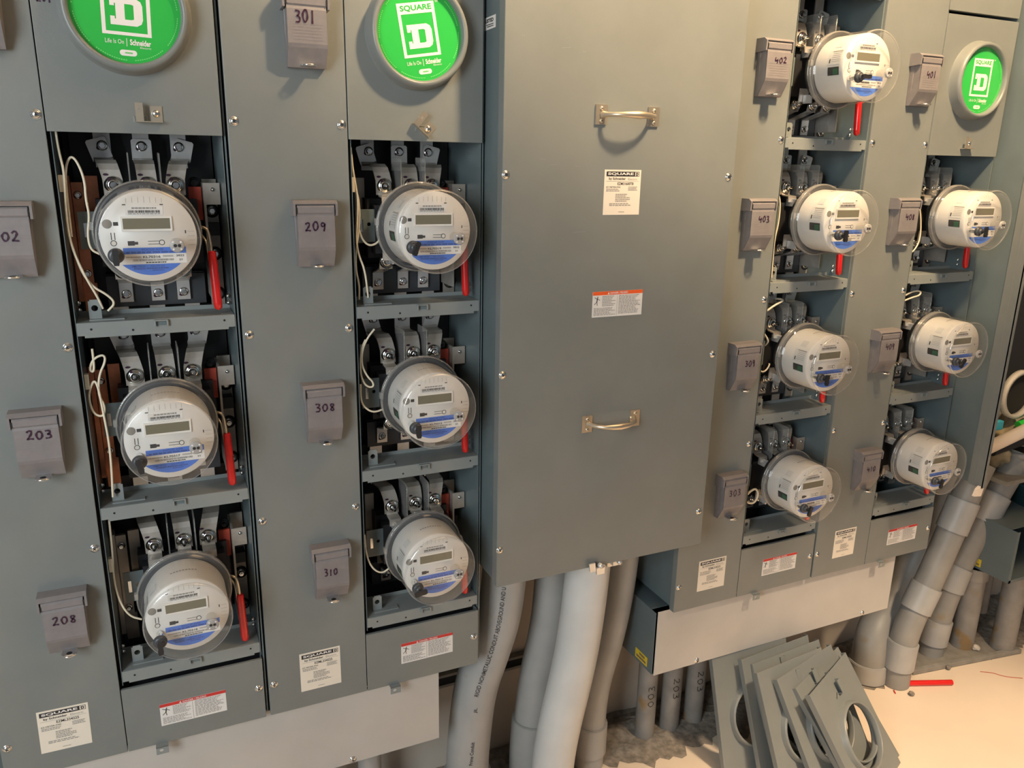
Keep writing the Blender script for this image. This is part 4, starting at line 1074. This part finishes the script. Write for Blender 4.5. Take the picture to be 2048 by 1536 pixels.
# steel channel the right conduits stand in
b = MB()
A = Vector((2.155, .045)); B2 = Vector((2.640, -.020)); d = (B2 - A).normalized(); nrm = Vector((-d.y, d.x)); W = .26
def ch(u, w, z): p = A + d * u + nrm * w; return (p.x, p.y, z)
LL2 = (B2 - A).length
def obox(u0, u1, w0, w1, z0, z1):
    v = [ch(u0, w0, z0), ch(u1, w0, z0), ch(u1, w1, z0), ch(u0, w1, z0), ch(u0, w0, z1), ch(u1, w0, z1), ch(u1, w1, z1), ch(u0, w1, z1)]
    b.add(v, [(0, 3, 2, 1), (4, 5, 6, 7), (0, 1, 5, 4), (1, 2, 6, 5), (2, 3, 7, 6), (3, 0, 4, 7)])
obox(0, LL2, 0, W, FLOOR, FLOOR + .004); obox(0, LL2, 0, .006, FLOOR, FLOOR + .018); obox(0, LL2, .006, .018, FLOOR + .014, FLOOR + .018)
single('floor_channel', b, ['strut'], 'dusty flat steel channel on the floor around the feet of the right pipes', 'channel', (2.155, .045, FLOOR), bev=.0015)

# strut rail fixed to the wall behind the conduits
b = MB(); b.box(.40, .96, .262, .2795, -1.492, -1.452, 0); b.box(.40, .96, .258, .262, -1.492, -1.484, 0); b.box(.40, .96, .258, .262, -1.460, -1.452, 0); b.box(.40, .96, .2615, .262, -1.484, -1.460, 1)
single('strut_rail', b, ['strut', 'hole'], 'dark metal strut rail on the wall behind the leftmost conduits', 'rail', (.68, .27, -1.492))
# short anchor bolt on the wall
b = MB(); b.tube([(.722, .279, -1.262), (.724, .262, -1.270)], .006, 10); b.lathe([(.012, .279), (.012, .272), (0, .272)], .722, -1.262, 14)
single('wall_anchor', b, ['hole'], 'small black anchor stub in the wall between two conduits', 'anchor', (.722, .279, -1.262))

# ------------------------------------------------------------------ floor clutter
b = MB(); b.tube([(2.090, .012, FLOOR + .0095), (2.235, -.045, FLOOR + .0095)], .0092, 20); b.tube([(2.080, .016, FLOOR + .0095), (2.0901, .012, FLOOR + .0095)], .0062, 14, 1)
single('cable_offcut', b, ['redgrip', 'copper'], 'short cut piece of thick red cable on the floor', 'cable piece', (2.16, -.016, FLOOR))
for (p, q, lab) in (((2.012, -.004), (2.020, .010), 'tiny red scrap on the floor left of the red cable piece'), ((2.690, -.035), (2.712, -.005), 'thin red wire end by the corner of the steel channel')):
    b = MB(); b.tube(smooth([(p[0], p[1], FLOOR + .002), ((p[0] + q[0]) / 2, (p[1] + q[1]) / 2 + .002, FLOOR + .004), (q[0], q[1], FLOOR + .003)], 1), .0018, 8)
    single('wire_scrap', b, ['redgrip'], lab, 'wire scrap', (p[0], p[1], FLOOR))
b = MB(); b.tube(smooth([(2.395, -.035, FLOOR + .0012), (2.43, -.055, FLOOR + .0012), (2.45, -.09, FLOOR + .0012), (2.50, -.12, FLOOR + .0012)], 2), .0011, 8)
single('wire_scrap', b, ['redfibre'], 'long hair-thin red wire strand in front of the steel channel', 'wire scrap', (2.44, -.07, FLOOR))
def rock(x, y, s, lab, mt='dirt', z=FLOOR, sq=.7, rn=random.Random(3)):
    bm = bmesh.new(); bmesh.ops.create_icosphere(bm, subdivisions=2, radius=s)
    for v in bm.verts: v.co *= rn.uniform(.78, 1.15); v.co.z *= sq
    mz = min(v.co.z for v in bm.verts)
    for v in bm.verts: v.co.z -= mz
    me = bpy.data.meshes.new('rubble_lump'); bm.to_mesh(me); bm.free(); me.materials.append(M[mt])
    o = put(me, 'rubble_lump', None, (x, y, z + ZO)); tagm(o, lab, 'rubble', 'lumps of broken mortar by the wall'); return o
rock(1.80, .165, .055, 'largest lump of broken mortar, behind the leaning covers')
rock(2.055, -.03, .010, 'small mortar crumb in front of the grey pipes')
rock(2.52, .13, .030, 'pale mortar lump between the rust stained pipes', 'wall')
rock(2.50, .06, .015, 'small pale crumb on the steel channel by the rusty pipes', 'wall', FLOOR + .004)
rock(2.30, .02, .009, 'crumb near the middle of the steel channel', 'dirt', FLOOR + .004)

# things behind, at the right edge
b = MB(); b.tube([(2.30, .072, -.983), (2.62, .015, -.860), (2.86, -.03, -.760)], .021, 24)
single('white_pipe', b, ['whitepipe'], 'pale plastic pipe slanting up at the right edge', 'pipe', (2.30, .072, -.983))
b = MB(); b.tube([(2.46, .12, -1.005), (2.75, .07, -.930), (2.9, .05, -.88)], .022, 16)
single('dark_bar', b, ['black'], 'black bar under the pale slanting pipe', 'bar', (2.46, .12, -1.005))
b = MB(); b.tube([(2.60, .13, -.935), (2.72, .10, -.905), (2.9, .08, -.86)], .016, 16)
single('green_tube', b, ['brightgreen'], 'bright green tube end behind the pale slanting pipe', 'tube', (2.60, .13, -.935))
b = MB(); b.box(2.42, 2.535, .14, .16, -.945, -.912)
single('blue_packet', b, ['cyan'], 'light blue packet edge behind the pale slanting pipe', 'packet', (2.49, .15, -.935), bev=.003)
b = MB(); b.box(2.44, 2.52, .165, .18, -.94, -.872)
single('white_carton', b, ['paper'], 'white carton corner above the light blue packet', 'carton', (2.50, .17, -.93), bev=.003)
# shelf carrying the bundles
b = MB(); b.box(2.47, 3.2, .05, .27, -1.115, -1.100)
single('ledge', b, ['strut'], 'grey ledge at the right edge holding the tan bundles', 'ledge', (2.8, .15, -1.115))
def bundle(x, y, z, sx, sy, sz, lab, sd):
    bm = bmesh.new(); bmesh.ops.create_icosphere(bm, subdivisions=4, radius=1)
    rn = random.Random(sd); ph = [rn.uniform(0, 6) for _ in range(6)]
    for v in bm.verts:
        c = v.co; k = 1 + .10 * math.sin(6 * c.x + ph[0] + 3 * c.z) + .08 * math.sin(9 * c.y + ph[1]) + .06 * math.sin(13 * c.z + ph[2] + 4 * c.x)
        v.co = Vector((c.x * sx * k, c.y * sy * k, c.z * sz * k))
    mz = min(v.co.z for v in bm.verts)
    for v in bm.verts: v.co.z -= mz
    for f in bm.faces: f.smooth = True
    me = bpy.data.meshes.new('cloth_bundle'); bm.to_mesh(me); bm.free(); me.materials.append(M['cloth'])
    o = put(me, 'cloth_bundle', None, (x, y, z + ZO)); tagm(o, lab, 'cloth bundle', 'tan bundles on the ledge')
bundle(2.545, .16, -1.10, .045, .05, .060, 'tan cloth bundle behind the ringed pipe end', 1)
bundle(2.625, .19, -1.10, .055, .05, .085, 'taller tan cloth bundle behind the first', 2)
bundle(2.735, .16, -1.10, .060, .06, .080, 'tan cloth bundle cut by the right edge', 3)
b = MB(); b.lathe([(.0, 0), (.105, 0), (.125, .16), (.132, .165), (.132, .175), (.120, .175), (.100, .01), (0, .01)], 0, 0, 40, 0, close=False)
for v in range(len(b.v)): x, y, z = b.v[v]; b.v[v] = (2.80 + x, .10 + z, -1.34 + y)
single('bucket', b, ['bucket'], 'dark teal bucket on the far trough', 'bucket', (2.80, .10, -1.34))
b = MB(); b.tube(smooth([(2.60, .02, -1.215), (2.66, -.02, -1.235), (2.74, -.05, -1.235), (2.84, -.06, -1.21)], 3), .006, 12)
single('green_hose', b, ['rope'], 'green cord sagging in front of the dark bucket', 'hose', (2.74, -.05, -1.235))
# drum ring seen past the far terminal box
b = MB(); b.lathe([(.075, 0), (.088, 0), (.088, .02), (.075, .02)], 0, 0, 40, 0, close=True); b.lathe([(0, .02), (.075, .02)], 0, 0, 40, 1)
for v in range(len(b.v)): x, y, z = b.v[v]; b.v[v] = (2.60 + x, .14 + y, -.825 + z)
single('round_knockout', b, ['galv', 'hole'], 'round dark opening with a pale rim at the right edge', 'opening', (2.60, .14, -.913))
